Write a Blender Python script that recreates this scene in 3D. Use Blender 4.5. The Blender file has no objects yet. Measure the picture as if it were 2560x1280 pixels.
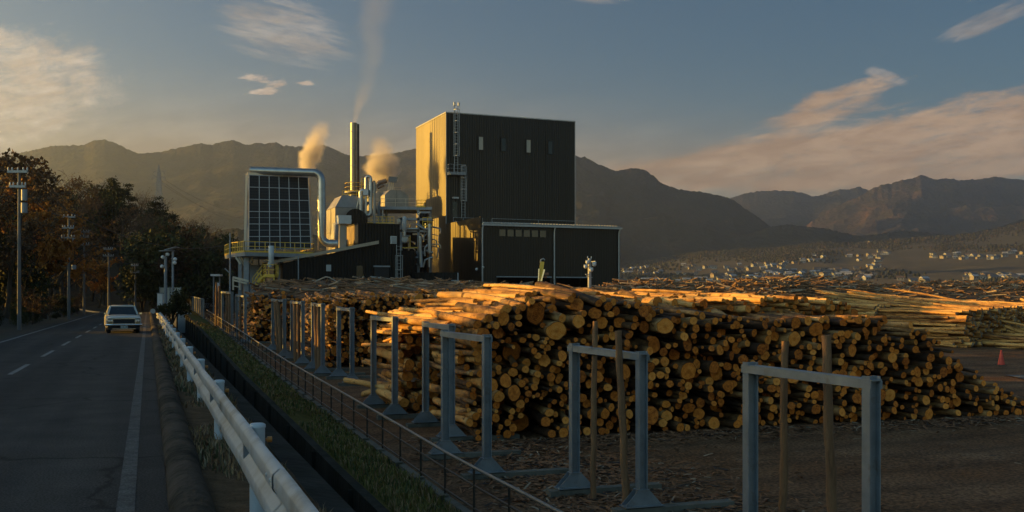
import bpy, math, random
import numpy as np
from mathutils import Vector, Matrix, noise as mnoise
PI = math.pi
R = random.Random(7)
SC = bpy.context.scene
COL = SC.collection
F = 2550.0; HY = 746.0; CZ = 1.6          # focal length and horizon in photo pixels, eye height

def P(px, py, Y):                          # pixel + distance -> world point
    return Vector(((px-1280)/F*Y, Y, CZ+(HY-py)/F*Y))
def interp(x, pts):
    if x <= pts[0][0]: return pts[0][1]
    for (a, b), (c, d) in zip(pts, pts[1:]):
        if x <= c: return b+(d-b)*(x-a)/(c-a)
    return pts[-1][1]
def sstep(a, b, x):
    t = min(1, max(0, (x-a)/(b-a))); return t*t*(3-2*t)
YARD = [(0,-2.3),(18,-2.28),(22,-2.2),(40,-1.9),(65,-1.22),(110,-.15),(140,.2),(400,.2)]
def yard_z(Y): return interp(Y, YARD)
SL = .357                                  # the road runs away along (-SL, 1)
def RX(L, Y): return L-SL*Y                # road-lateral coordinate -> x
DV = Vector((-SL, 1, 0)).normalized(); NV = Vector((DV.y, -DV.x, 0))
AX = Vector((.926, .378, 0)).normalized(); BX = Vector((-.378, .926, 0)).normalized()
O0 = Vector((-8.09, 125, 0))               # near left corner of the tall block
def W(a, b, z): return O0+AX*a+BX*b+Vector((0,0,z))
def a_at(px, b):
    k = (px-1280)/F; q = O0+BX*b
    return (k*q.y-q.x)/(AX.x-AX.y*k)
def z_at(py, Y): return CZ+(HY-py)/F*Y

class MB:
    def __init__(s): s.v=[]; s.f=[]; s.m=[]; s.s=[]; s.uv=[]; s.r=[]; s.hasuv=False; s.cr=0.0
    def add(s, vs, fs, m=0, smooth=False, uvs=None):
        o = len(s.v); s.v.extend([tuple(p) for p in vs]); s.r.extend([s.cr]*len(vs))
        for i, f in enumerate(fs):
            s.f.append(tuple(k+o for k in f)); s.m.append(m); s.s.append(smooth)
            if uvs is not None: s.uv.append(uvs[i]); s.hasuv=True
            else: s.uv.append(None)
    def hexa(s, p, m=0):                   # 4 bottom then 4 top corners, counter-clockwise from above
        s.add(p, [(3,2,1,0),(4,5,6,7),(0,1,5,4),(1,2,6,5),(2,3,7,6),(3,0,4,7)], m)
    def box(s, c, size, ax=None, ay=None, m=0):
        c=Vector(c); ax=Vector(ax or (1,0,0)); ay=Vector(ay or (0,1,0)); az=ax.cross(ay).normalized()
        x,y,z=ax.normalized()*size[0]/2, ay.normalized()*size[1]/2, az*size[2]/2
        s.hexa([c-x-y-z,c+x-y-z,c+x+y-z,c-x+y-z,c-x-y+z,c+x-y+z,c+x+y+z,c-x+y+z], m)
    def bb(s, lo, hi, m=0):
        s.box([(a+b)/2 for a,b in zip(lo,hi)], [abs(b-a) for a,b in zip(lo,hi)], m=m)
    def wbox(s, a0,a1,b0,b1,z0,z1, m=0):   # box in the plant's own axes
        s.hexa([W(a0,b0,z0),W(a1,b0,z0),W(a1,b1,z0),W(a0,b1,z0),W(a0,b0,z1),W(a1,b0,z1),W(a1,b1,z1),W(a0,b1,z1)], m)
    def bar(s, p, q, w, h=None, up=(0,0,1), m=0):
        p=Vector(p); q=Vector(q); h=h or w; d=(q-p); L=d.length
        if L<1e-6: return
        d/=L; u=Vector(up)
        if abs(d.dot(u))>.98: u=Vector((0,1,0)) if abs(d.y)<.9 else Vector((1,0,0))
        x=d.cross(u).normalized(); s.box((p+q)/2, (w,L,h), x, d, m)
    def tube(s, pts, r, n=8, m=0, smooth=True, caps=True):
        pts=[Vector(p) for p in pts]; k=len(pts)
        rs=[r]*k if not hasattr(r,'__len__') else r
        vs=[]; prev=None
        for i,p in enumerate(pts):
            d=(pts[min(i+1,k-1)]-pts[max(i-1,0)]).normalized()
            if prev is None:
                u=Vector((0,0,1)) if abs(d.z)<.9 else Vector((1,0,0))
            else: u=prev
            x=d.cross(u); 
            if x.length<1e-5: x=d.cross(Vector((0,1,0)))
            x.normalize(); y=x.cross(d).normalized(); prev=y
            for j in range(n):
                a=2*PI*j/n; vs.append(p+(x*math.cos(a)+y*math.sin(a))*rs[i])
        fs=[]
        for i in range(k-1):
            for j in range(n):
                a=i*n+j; b=i*n+(j+1)%n; fs.append((b,a,a+n,b+n))
        s.add(vs, fs, m, smooth)
        if caps:
            s.add(vs[:n], [tuple(range(n))], m); s.add(vs[-n:], [tuple(range(n))[::-1]], m)
    def prism(s, poly, dirv, m=0):         # extrude a planar polygon
        n=len(poly); d=Vector(dirv); a=[Vector(p) for p in poly]; b=[p+d for p in a]
        s.add(a+b, [tuple(range(n))[::-1], tuple(range(n,2*n))]+[(i,(i+1)%n,(i+1)%n+n,i+n) for i in range(n)], m)
    def quad(s, a,b,c,d, m=0): s.add([a,b,c,d],[(0,1,2,3)],m)
    def grid(s, rows, m=0, smooth=True):
        n=len(rows[0]); vs=[p for r in rows for p in r]; fs=[]
        for i in range(len(rows)-1):
            for j in range(n-1):
                a=i*n+j; fs.append((a,a+1,a+n+1,a+n))
        s.add(vs, fs, m, smooth)
    def sphere(s, c, r, n=10, k=6, m=0, sq=(1,1,1)):
        c=Vector(c); vs=[]; fs=[]
        for i in range(k+1):
            t=PI*i/k
            for j in range(n):
                a=2*PI*j/n; vs.append(c+Vector((math.sin(t)*math.cos(a)*sq[0],math.sin(t)*math.sin(a)*sq[1],math.cos(t)*sq[2]))*r)
        for i in range(k):
            for j in range(n):
                a=i*n+j; b=i*n+(j+1)%n; fs.append((a,a+n,b+n,b))
        s.add(vs, fs, m, True)
    def mesh(s, name, mats, origin=(0,0,0)):
        me=bpy.data.meshes.new(name)
        ox,oy,oz=origin
        me.from_pydata([(x-ox,y-oy,z-oz) for x,y,z in s.v], [], s.f)
        for mt in (mats if isinstance(mats,(list,tuple)) else [mats]): me.materials.append(mt)
        me.polygons.foreach_set('material_index', s.m); me.polygons.foreach_set('use_smooth', s.s)
        if s.hasuv:
            ul=me.uv_layers.new(name='UVMap'); flat=[]
            for f,u in zip(s.f, s.uv):
                for k in range(len(f)): flat.extend(u[k] if u else (0,0))
            ul.data.foreach_set('uv', flat)
        if any(s.r):
            at=me.attributes.new('rnd','FLOAT','POINT'); at.data.foreach_set('value', s.r)
        me.update(); return me
    def build(s, name, mats, parent=None, local=False, origin=None):
        if origin is None: origin=(0,0,0) if (local or parent is None) else wloc(parent)
        o=bpy.data.objects.new(name, s.mesh(name, mats, origin)); COL.objects.link(o)
        if parent is not None: o.parent=parent
        elif not local: o.location=origin
        return o
def wloc(o):
    p=Vector((0,0,0))
    while o is not None: p=p+o.location; o=o.parent
    return p
def tag(o, label=None, cat=None, group=None, kind=None):
    if label: o['label']=label
    if cat: o['category']=cat
    if group: o['group']=group
    if kind: o['kind']=kind
    return o
def thing(name, label, cat, loc=(0,0,0), group=None, rz=0):
    o=bpy.data.objects.new(name, None); COL.objects.link(o); o.location=loc; o.rotation_euler=(0,0,rz)
    o.empty_display_size=.2
    return tag(o, label, cat, group)
def solo(mb, name, mats, label, cat, group=None):     # a thing that is one mesh, origin at its base
    xs=[v[0] for v in mb.v]; ys=[v[1] for v in mb.v]; zs=[v[2] for v in mb.v]
    o=mb.build(name, mats, origin=((min(xs)+max(xs))/2,(min(ys)+max(ys))/2,min(zs)))
    return tag(o, label, cat, group)
def struct(mb, name, mats, kind='structure', label=None):
    return tag(mb.build(name, mats), label, kind=kind)
def dup(o, parent=None):
    c=o.copy(); COL.objects.link(c)
    if parent is not None: c.parent=parent
    for ch in [x for x in KIDS.get(o.name, [])]: dup(ch, c)
    return c
KIDS={}
def kids(root):
    KIDS[root.name]=[c for c in bpy.data.objects if c.parent==root]
    for c in KIDS[root.name]: kids(c)

# ---------------------------------------------------------------- materials
def nodes(name):
    m=bpy.data.materials.new(name); m.use_nodes=True; nt=m.node_tree
    return m, nt, nt.nodes['Principled BSDF'], nt.nodes, nt.links
def ramp(N, stops):
    r=N.new('ShaderNodeValToRGB'); e=r.color_ramp.elements
    while len(e)<len(stops): e.new(.5)
    for k,(p,c) in enumerate(stops):
        e[k].position=p; e[k].color=(*c,1) if len(c)==3 else c
    return r
def M(name, c1, c2=None, scale=4, rough=.7, metal=0, bump=0, bscale=None, stretch=None, detail=6, spec=.5, contrast=(.3,.7), dirt=None, dirt_scale=1.2, dirt_amt=(.55,.75)):
    m,nt,b,N,L=nodes(name)
    b.inputs['Roughness'].default_value=rough; b.inputs['Metallic'].default_value=metal
    b.inputs['Specular IOR Level'].default_value=spec
    if c2 is None and not bump:
        b.inputs['Base Color'].default_value=(*c1,1); return m
    g=N.new('ShaderNodeNewGeometry'); mp=N.new('ShaderNodeMapping'); L.new(g.outputs['Position'], mp.inputs['Vector'])
    if stretch: mp.inputs['Scale'].default_value=stretch
    n=N.new('ShaderNodeTexNoise'); n.inputs['Scale'].default_value=scale; n.inputs['Detail'].default_value=detail; n.inputs['Roughness'].default_value=.62
    L.new(mp.outputs[0], n.inputs['Vector'])
    r=ramp(N, [(contrast[0],c1),(contrast[1],c2 or c1)]); L.new(n.outputs['Fac'], r.inputs['Fac'])
    out=r.outputs['Color']
    if dirt:
        n2=N.new('ShaderNodeTexNoise'); n2.inputs['Scale'].default_value=dirt_scale; n2.inputs['Detail'].default_value=8; n2.inputs['Roughness'].default_value=.7
        L.new(mp.outputs[0], n2.inputs['Vector'])
        r2=ramp(N, [(dirt_amt[0],(0,0,0)),(dirt_amt[1],(1,1,1))]); L.new(n2.outputs['Fac'], r2.inputs['Fac'])
        mx=N.new('ShaderNodeMix'); mx.data_type='RGBA'; L.new(r2.outputs['Color'], mx.inputs[0]); L.new(out, mx.inputs[6]); mx.inputs[7].default_value=(*dirt,1)
        out=mx.outputs[2]
    L.new(out, b.inputs['Base Color'])
    if bump:
        n3=N.new('ShaderNodeTexNoise'); n3.inputs['Scale'].default_value=bscale or scale*4; n3.inputs['Detail'].default_value=5
        L.new(mp.outputs[0], n3.inputs['Vector'])
        bp=N.new('ShaderNodeBump'); bp.inputs['Strength'].default_value=bump; bp.inputs['Distance'].default_value=.05
        L.new(n3.outputs['Fac'], bp.inputs['Height']); L.new(bp.outputs[0], b.inputs['Normal'])
    return m

asphalt=M('asphalt',(.036,.034,.032),(.064,.059,.054),scale=1.3,spec=0.2,rough=.82,bump=.35,bscale=70,detail=10,dirt=(.05,.046,.04),dirt_scale=.35)
# fine aggregate speckle on top of the patches
def speckle(m, amt=.5, scale=55):
    nt=m.node_tree; N=nt.nodes; L=nt.links; b=N['Principled BSDF']; src=b.inputs['Base Color'].links[0].from_socket
    g=N.new('ShaderNodeNewGeometry'); n=N.new('ShaderNodeTexNoise'); n.inputs['Scale'].default_value=scale; n.inputs['Detail'].default_value=3
    L.new(g.outputs['Position'], n.inputs['Vector']); r=ramp(N,[(.35,(1-amt,)*3),(.65,(1+amt,)*3)]); L.new(n.outputs['Fac'], r.inputs['Fac'])
    mx=N.new('ShaderNodeMix'); mx.data_type='RGBA'; mx.blend_type='MULTIPLY'; mx.inputs[0].default_value=1
    L.new(src, mx.inputs[6]); L.new(r.outputs['Color'], mx.inputs[7]); L.new(mx.outputs[2], b.inputs['Base Color'])
speckle(asphalt,.6)
def road_wear(m):
    nt=m.node_tree; N=nt.nodes; L=nt.links; b=N['Principled BSDF']; src=b.inputs['Base Color'].links[0].from_socket
    g=N.new('ShaderNodeNewGeometry'); d=N.new('ShaderNodeVectorMath'); d.operation='DOT_PRODUCT'; d.inputs[1].default_value=(1,SL,0); L.new(g.outputs['Position'],d.inputs[0])
    sx=N.new('ShaderNodeSeparateXYZ'); L.new(g.outputs['Position'],sx.inputs[0]); c=N.new('ShaderNodeCombineXYZ'); L.new(d.outputs['Value'],c.inputs[0])
    k=N.new('ShaderNodeMath'); k.operation='MULTIPLY'; k.inputs[1].default_value=.035; L.new(sx.outputs[1],k.inputs[0]); L.new(k.outputs[0],c.inputs[1])
    n=N.new('ShaderNodeTexNoise'); n.inputs['Scale'].default_value=1.15; n.inputs['Detail'].default_value=6; L.new(c.outputs[0],n.inputs['Vector'])
    r=ramp(N,[(.3,(.66,)*3),(.5,(1,)*3),(.72,(1.5,1.46,1.4))]); L.new(n.outputs['Fac'],r.inputs['Fac'])
    v=N.new('ShaderNodeTexVoronoi'); v.feature='DISTANCE_TO_EDGE'; v.inputs['Scale'].default_value=.42; nz=N.new('ShaderNodeTexNoise'); nz.inputs['Scale'].default_value=1.2; nz.inputs['Detail'].default_value=6
    L.new(g.outputs['Position'],nz.inputs['Vector']); mxv=N.new('ShaderNodeMix'); mxv.data_type='RGBA'; mxv.inputs[0].default_value=.45; L.new(g.outputs['Position'],mxv.inputs[6]); L.new(nz.outputs['Color'],mxv.inputs[7]); L.new(mxv.outputs[2],v.inputs['Vector'])
    r2=ramp(N,[(.0,(.35,)*3),(.012,(1,)*3)]); L.new(v.outputs['Distance'],r2.inputs['Fac'])
    out=src
    for q in (r,r2):
        mx=N.new('ShaderNodeMix'); mx.data_type='RGBA'; mx.blend_type='MULTIPLY'; mx.inputs[0].default_value=1; L.new(out,mx.inputs[6]); L.new(q.outputs['Color'],mx.inputs[7]); out=mx.outputs[2]
    L.new(out,b.inputs['Base Color'])
road_wear(asphalt)
yardm=M('yard_ground',(.105,.055,.029),(.19,.108,.06),scale=.5,spec=0.08,rough=.85,bump=.5,bscale=9,detail=10,dirt=(.13,.062,.028),dirt_scale=.28,dirt_amt=(.45,.7)); speckle(yardm,.5,14)
def yard_tracks(m):
    nt=m.node_tree; N=nt.nodes; L=nt.links; b=N['Principled BSDF']; src=b.inputs['Base Color'].links[0].from_socket
    g=N.new('ShaderNodeNewGeometry'); mp=N.new('ShaderNodeMapping'); mp.inputs['Rotation'].default_value=(0,0,1.15); L.new(g.outputs['Position'],mp.inputs[0])
    w=N.new('ShaderNodeTexWave'); w.inputs['Scale'].default_value=.20; w.inputs['Distortion'].default_value=9; w.inputs['Detail'].default_value=3; w.inputs['Detail Scale'].default_value=.35; L.new(mp.outputs[0],w.inputs['Vector'])
    r=ramp(N,[(.0,(.80,)*3),(.25,(1,)*3),(1,(1.10,1.09,1.06))]); L.new(w.outputs['Fac'],r.inputs['Fac'])
    mx=N.new('ShaderNodeMix'); mx.data_type='RGBA'; mx.blend_type='MULTIPLY'; mx.inputs[0].default_value=1; L.new(src,mx.inputs[6]); L.new(r.outputs['Color'],mx.inputs[7]); L.new(mx.outputs[2],b.inputs['Base Color'])
yard_tracks(yardm)
paint=M('road_paint',(.27,.27,.26),(.07,.07,.07),scale=9,rough=.7,contrast=(.42,.62),detail=8)
paintw=M('worn_line',(.13,.125,.12),(.055,.054,.052),scale=6,spec=0.2,rough=.8,contrast=(.35,.7),detail=9); speckle(paintw,.4)
kerbm=M('kerb_concrete',(.055,.044,.034),(.105,.085,.068),scale=3.0,spec=0.15,rough=.9,bump=.8,bscale=14,detail=9,dirt=(.028,.026,.02),dirt_scale=1.6,dirt_amt=(.45,.6))
vergem=M('verge_soil',(.07,.045,.025),(.15,.10,.06),scale=5,spec=0.08,rough=.95,bump=1,bscale=20,detail=9)
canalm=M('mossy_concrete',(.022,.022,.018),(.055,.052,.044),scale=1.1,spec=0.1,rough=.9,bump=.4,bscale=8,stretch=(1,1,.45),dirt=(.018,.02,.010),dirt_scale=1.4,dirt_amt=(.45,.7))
copem=M('canal_coping',(.05,.05,.045),(.1,.1,.09),scale=2,spec=0.1,rough=.9,bump=.4,bscale=10,dirt=(.03,.035,.015),dirt_scale=2)
concm=M('wall_concrete',(.105,.096,.08),(.17,.155,.13),scale=1.6,spec=0.2,rough=.88,bump=.3,bscale=14,stretch=(1,1,.5),dirt=(.055,.055,.045),dirt_scale=1.5)
bankm=M('bank_turf',(.075,.075,.018),(.15,.12,.04),scale=1.2,spec=0.05,rough=.95,bump=1,bscale=14,detail=9,dirt=(.075,.06,.035),dirt_scale=.9)
grassm=M('grass_green',(.115,.11,.026),(.20,.165,.055),scale=1.5,spec=0.1,rough=.8)
drym=M('grass_dry',(.20,.125,.06),(.36,.24,.13),scale=3,spec=0.1,rough=.9)
railm=M('rail_paint',(.38,.395,.41),(.48,.495,.505),scale=2.2,rough=.5,bump=.06,bscale=5,dirt=(.26,.23,.19),dirt_scale=1.7,dirt_amt=(.46,.68))
postm=M('post_paint',(.42,.47,.53),(.50,.55,.60),scale=4,rough=.45,dirt=(.30,.28,.24),dirt_scale=4,dirt_amt=(.6,.8))
galv=M('grey_steel',(.165,.185,.21),(.245,.27,.30),scale=3,rough=.5,metal=.35,bump=.05,bscale=12,dirt=(.15,.11,.08),dirt_scale=2.6,dirt_amt=(.57,.76))
brown=M('bronze_rail',(.035,.028,.024),(.06,.05,.042),scale=6,rough=.45,metal=.4)
woodst=M('stake_wood',(.12,.062,.030),(.28,.15,.07),scale=3,rough=.85,bump=.6,bscale=16,stretch=(3,3,.5),dirt=(.05,.032,.02),dirt_scale=3)
black=M('black',(.012,.012,.013)); rubber=M('rubber',(.018,.018,.018),rough=.85)
chrome=M('chrome',(.75,.75,.74),rough=.15,metal=1); orange=M('reflector_orange',(.55,.22,.05),rough=.3)
glass=M('dark_glass',(.012,.016,.018),rough=.06,spec=.8)
yellow=M('yellow_paint',(.55,.34,.03),(.68,.45,.06),scale=3,rough=.5)
silver=M('silver_clad',(.24,.225,.205),(.33,.31,.285),scale=1.0,rough=.42,metal=.35,bump=.05,bscale=3)
zinc=M('zinc_pipe',(.27,.29,.31),(.36,.38,.40),scale=1.5,rough=.36,metal=.8)
steelp=M('steel_paint',(.17,.19,.22),(.25,.27,.30),scale=2,rough=.55)
rustw=M('white_panel',(.55,.56,.57),(.65,.65,.65),scale=2,rough=.55)
SUN_AZ=math.radians(77); SUN_EL=math.radians(9); SUN_E=5.0; SKY=.05; SKY_SAT=1.22; SKY_VAL=.78; CLOUD=.58; HAZE=.00014; EXPO=1.22
BACK=1.1; ZEN=1.8; FILL_GLOW=6.0  # sky gains added as fill: rear, overhead, warm patch behind left
# ---------------------------------------------------------------- ground, road, canal
def strip(L0, L1, zf0, zf1, Ys, nL=1, jit=0):
    rows=[]
    for Y in Ys:
        r=[]
        for j in range(nL+1):
            t=j/nL; L=L0+(L1-L0)*t; z=zf0(Y)+(zf1(Y)-zf0(Y))*t
            if jit: z+=jit*mnoise.noise((L*2.1,Y*.9,3.3))
            r.append((RX(L,Y),Y,z))
        rows.append(r)
    return rows
def ys(a,b,s): 
    n=max(2,int((b-a)/s)+1); return [a+(b-a)*i/(n-1) for i in range(n)]
c0=lambda Y:0.0
mb=MB(); mb.grid([[( -3900+ i*900., -40+j*620., -5.6) for i in range(11)] for j in range(11)])
struct(mb,'ground',M('far_soil',(.045,.035,.022),(.07,.055,.035),scale=.02,rough=.95))
mb=MB(); mb.grid(strip(-5.7,.16,c0,c0,ys(-20,128,2),4)); struct(mb,'road',asphalt)
mk=MB()
def road_line(mb, L0, L1, a, b, z=.004):
    mb.grid(strip(L0,L1,lambda Y:z,lambda Y:z,ys(a,b,3)), smooth=False)
road_line(mk,-5.42,-5.30,-5,124); 
mw=MB(); road_line(mw,-.24,-.10,-5,124)
for k in range(16):
    a=8.2+k*6.6; road_line(mk,-2.96,-2.84,a,a+3.3)
struct(mk,'road_marking',paint); struct(mw,'road_marking',paintw)
# rounded kerb cast in short lengths
mb=MB(); rows=[]
Y=-4.0
while Y<112:
    s=.07 if Y<25 else .5
    seam=1.0 if abs((Y/.62)%1-.5)<.44 else .93
    w=1+.07*mnoise.noise((Y*.8,1,2))
    r=[]
    for j in range(11):
        a=PI*j/10; L=.33-.17*w*math.cos(a)+.015*mnoise.noise((Y*1.7,j*.3,0)); z=-.01+.15*w*seam*math.sin(a)**.8 if 0<j<10 else -.02
        z+=.012*mnoise.noise((Y*3.5,j*.5,5))
        r.append((RX(L,Y),Y,z))
    rows.append(r); Y+=s
mb.grid(rows); struct(mb,'kerb',kerbm)
def bk(Y): return yard_z(Y)-yard_z(18)
mb=MB(); mb.grid(strip(.46,1.34,lambda Y:.03,lambda Y:-.03,ys(-8,128,.5),5,.05)); struct(mb,'verge',vergem)
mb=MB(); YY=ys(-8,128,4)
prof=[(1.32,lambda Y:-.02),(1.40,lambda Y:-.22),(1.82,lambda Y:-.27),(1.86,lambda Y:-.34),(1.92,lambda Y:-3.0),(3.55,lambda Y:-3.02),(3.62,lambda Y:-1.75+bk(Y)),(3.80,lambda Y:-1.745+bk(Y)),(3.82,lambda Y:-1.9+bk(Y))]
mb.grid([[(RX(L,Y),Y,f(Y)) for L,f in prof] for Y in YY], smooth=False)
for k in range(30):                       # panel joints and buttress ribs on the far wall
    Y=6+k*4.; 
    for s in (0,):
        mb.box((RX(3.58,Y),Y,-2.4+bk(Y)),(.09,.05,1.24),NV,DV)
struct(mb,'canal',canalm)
mb=MB(); mb.grid(strip(3.79,5.42,lambda Y:-1.76+bk(Y),lambda Y:-2.16+bk(Y),ys(-8,128,.5),8,.09)); struct(mb,'grass_bank',bankm)
# yard: a sheet from the low wall to the right, one mesh
rows=[]
for Y in ys(-8,170,1.0):
    r=[]
    for L in [5.4,5.6,6,7,8,9,10,11,12,13,14,15,16,17,18,20,22,24,26,30,35,40,50,65,80,110,150]:
        r.append((RX(L,Y),Y,yard_z(Y)+(.035*mnoise.noise((L*.5,Y*.5,0)) if L>6 else 0)))
    rows.append(r)
mb=MB(); mb.grid(rows); struct(mb,'yard',yardm)
mb=MB(); mb.grid([[(X,Y,yard_z(Y)+.045) for X in (21.5,24,28,34,42)] for Y in ys(33,44.5,1.5)]); struct(mb,'pavement',M('pale_asphalt',(.075,.080,.085),(.11,.115,.12),scale=1.5,rough=.8,spec=.2))
mb=MB(); mb.grid([[(X,Y,yard_z(Y)+.049) for X in (21.5,30,42)] for Y in (43.6,43.8)]); struct(mb,'pavement_marking',paint)
# left hillside and the spur that closes the road
def hill_z(L, Y):
    a=.36*max(0,-7.2-L); a=5.2*(1-math.exp(-a/5.2)) if a>0 else 0
    if Y<47: a+=(interp(Y,[(-30,4.6),(20,4.6),(30,4.7),(38,4.0),(47,0)])-2.2*min(1,(47-Y)/9))*sstep(-8.5,-13.5,-0+L) if False else interp(Y,[(-30,2.9),(22,2.9),(32,3.0),(39,2.2),(47,0)])*sstep(8.0,12.5,-L)  # near bank, out of view, raised so that it shades road and yard
    e=0
    if Y>118:
        cap=interp(L,[(-60,9),(-8,10.5),(-4,10.5),(2,8),(13,3.6),(18,1.5),(26,.3),(40,0)])
        e=cap*sstep(118,168,Y)
    z=a+e
    if L<-6.6: z+= .35*mnoise.noise((L*.25,Y*.15,1))*min(1,(-6.6-L)/2) + .05
    return z-.012
rows=[]
for Y in ys(-30,260,2.5):
    rows.append([(RX(L,Y),Y,hill_z(L,Y)) for L in ([-150,-110,-80,-60,-50,-42,-35,-30,-26,-23,-20,-18,-16,-14.5,-13,-12,-11,-10,-9,-8.2,-7.4,-6.8,-6.2,-5.65] if Y<118 else [-150,-110,-80,-60,-50,-42,-35,-30,-26,-23,-20,-18,-16,-14,-12,-10,-8,-6,-4,-2,0,4,9,30])])
n=len([Y for Y in ys(-30,260,2.5) if Y<118])
soil=M('hill_soil',(.030,.022,.014),(.06,.042,.022),scale=.35,rough=.95,bump=.8,bscale=4,dirt=(.045,.05,.018),dirt_scale=.2)
mb=MB(); mb.grid(rows[:n]); m2=rows[n:]; mb.grid(m2); 
struct(mb,'hillside',soil)
# valley floor and foothills to the right: polar height field
def foot_ridge(px): return interp(px,[(300,690),(1200,668),(1500,664),(1600,655),(1700,640),(1760,628),(1850,624),(1930,622),(2000,612),(2060,607),(2150,608),(2230,600),(2300,592),(2380,590),(2460,578),(2520,566),(2560,555),(2700,520),(3200,500)])
FD0,FD1=900.,2300.
def foot_py(px, D):
    t=min(1,max(0,(D-FD0)/(FD1-FD0)))
    n=mnoise.noise((px*.006,D*.003,2))*5*t*(1-t)*4
    return 724+(foot_ridge(px)-724)*t**.85+n
def foot_z(px, D): return z_at(foot_py(px,D), D)
Ds=[150,230,330,450,600,750,900]+[FD0+(FD1-FD0)*i/50 for i in range(1,51)]+[2400,2550]
rows=[]
for D in Ds:
    r=[]
    for px in range(900,3300,16):
        if D<FD0: z=.1+(foot_z(px,FD0)-.1)*max(0,(D-170)/(FD0-170))
        elif D<=FD1: z=foot_z(px,D)+(1.6*mnoise.noise((px*.03,D*.02,7))+2.5*mnoise.noise((px*.012,D*.008,9)))*sstep(FD0,FD0+300,D)
        else: z=foot_z(px,FD1)-(D-FD1)*.25
        r.append(((px-1280)/F*D,D,z))
    rows.append(r)
m,nt,b,N,L=nodes('foothill_fields'); b.inputs['Roughness'].default_value=.95
g=N.new('ShaderNodeNewGeometry'); mp=N.new('ShaderNodeMapping'); mp.inputs['Scale'].default_value=(.012,.0045,.03); L.new(g.outputs['Position'],mp.inputs[0])
n1=N.new('ShaderNodeTexNoise'); n1.inputs['Scale'].default_value=1.3; n1.inputs['Detail'].default_value=9; n1.inputs['Roughness'].default_value=.68; L.new(mp.outputs[0],n1.inputs['Vector'])
r1=ramp(N,[(.30,(.010,.013,.010)),(.46,(.014,.016,.012)),(.55,(.024,.021,.014)),(.64,(.048,.036,.022)),(.72,(.018,.018,.013))]); L.new(n1.outputs['Fac'],r1.inputs['Fac']); L.new(r1.outputs['Color'],b.inputs['Base Color'])
mb=MB(); mb.grid(rows); struct(mb,'terrain',m)

# ---------------------------------------------------------------- mountains
def mountain(ridge, D, front, zb, seed, mat, lam=520, amp=.5, step=4):
    x0,x1=ridge[0][0],ridge[-1][0]; rows=[]; NR=64
    pxs=[x0+step*i for i in range(int((x1-x0)/step)+1)]
    crest=[((HY-interp(px,ridge))/F,.0011*(mnoise.noise((px*.09,seed,0))+.8*mnoise.noise((px*.33,seed,4)))) for px in pxs]
    e0s=np.array([c[0] for c in crest]); W_=int(110/step); kern=np.hanning(2*W_+1); kern/=kern.sum(); low=np.convolve(np.pad(e0s,W_,mode='edge'),kern,mode='valid')
    for i in range(NR+8):
        t=i/NR; r=[]
        for px,(e0,en),el in zip(pxs,crest,low):
            tt=min(1,t); e=el+(e0-el)*tt**5+en*tt**14
            if t<=1:
                Dd=D-front*(1-t); x=(px-1280)/F*Dd
                n=mnoise.ridged_multi_fractal((x/lam+.25*mnoise.noise((Dd/lam*2,x/lam,seed)),Dd/lam*1.9,seed*1.7),.95,2.1,6,1.0,2.0)/2.3
                n=min(1,max(0,n)); g=t**.72*(1-amp*(1-t)**.55*(1-n))-.012*(1-t)**.3*abs(mnoise.noise((x/40,Dd/40,seed)))
                z=CZ+Dd*e*max(0,g); z=z if z>zb else zb-(zb-z)*.05
            else:
                Dd=D+front*(t-1)*2; x=(px-1280)/F*Dd; z=CZ+D*e*(1-(t-1)*3.2)
            r.append((x,Dd,z))
        rows.append(r)
    mb=MB(); mb.grid(rows); return struct(mb,'mountain',mat)
def forest_mat(name,c1,c2,c3):
    m,nt,b,N,L=nodes(name); b.inputs['Roughness'].default_value=.95; b.inputs['Specular IOR Level'].default_value=.1
    g=N.new('ShaderNodeNewGeometry'); n=N.new('ShaderNodeTexNoise'); n.inputs['Scale'].default_value=.012; n.inputs['Detail'].default_value=10; n.inputs['Roughness'].default_value=.7
    L.new(g.outputs['Position'],n.inputs['Vector']); r=ramp(N,[(.35,c1),(.52,c2),(.68,c3)]); L.new(n.outputs['Fac'],r.inputs['Fac']); L.new(r.outputs['Color'],b.inputs['Base Color'])
    n2=N.new('ShaderNodeTexNoise'); n2.inputs['Scale'].default_value=.05; n2.inputs['Detail'].default_value=6; L.new(g.outputs['Position'],n2.inputs['Vector'])
    bp=N.new('ShaderNodeBump'); bp.inputs['Strength'].default_value=.9; bp.inputs['Distance'].default_value=14; L.new(n2.outputs['Fac'],bp.inputs['Height']); L.new(bp.outputs[0],b.inputs['Normal'])
    return m
fm=forest_mat('mountain_forest',(.016,.02,.014),(.03,.028,.018),(.055,.036,.02))
fm2=forest_mat('mountain_autumn',(.02,.022,.017),(.042,.033,.023),(.11,.062,.036))
mountain([(-150,396),(0,392),(60,380),(130,365),(180,363),(210,362),(235,351),(262,349),(285,356),(310,368),(345,384),(400,380),(430,373),(465,366),(500,358),(530,362),(555,354),(583,350),(600,356),(615,363),(640,357),(665,359),(690,355),(710,365),(760,366),(810,362),(835,372),(862,386),(900,390),(960,386),(1000,380),(1035,372),(1080,374),(1200,378),(1320,384),(1420,390),(1520,440)],3500,1900,10,11,fm,lam=620,amp=.5)
mountain([(1150,470),(1250,415),(1340,395),(1430,389),(1465,394),(1500,412),(1540,428),(1580,420),(1612,424),(1635,440),(1650,456),(1675,466),(1700,474),(1760,481),(1800,489),(1830,497),(1860,520),(1900,546),(1930,570),(1965,590),(2000,604),(2060,640),(2120,690)],3000,700,12,23,fm,lam=420,amp=.75)
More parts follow.
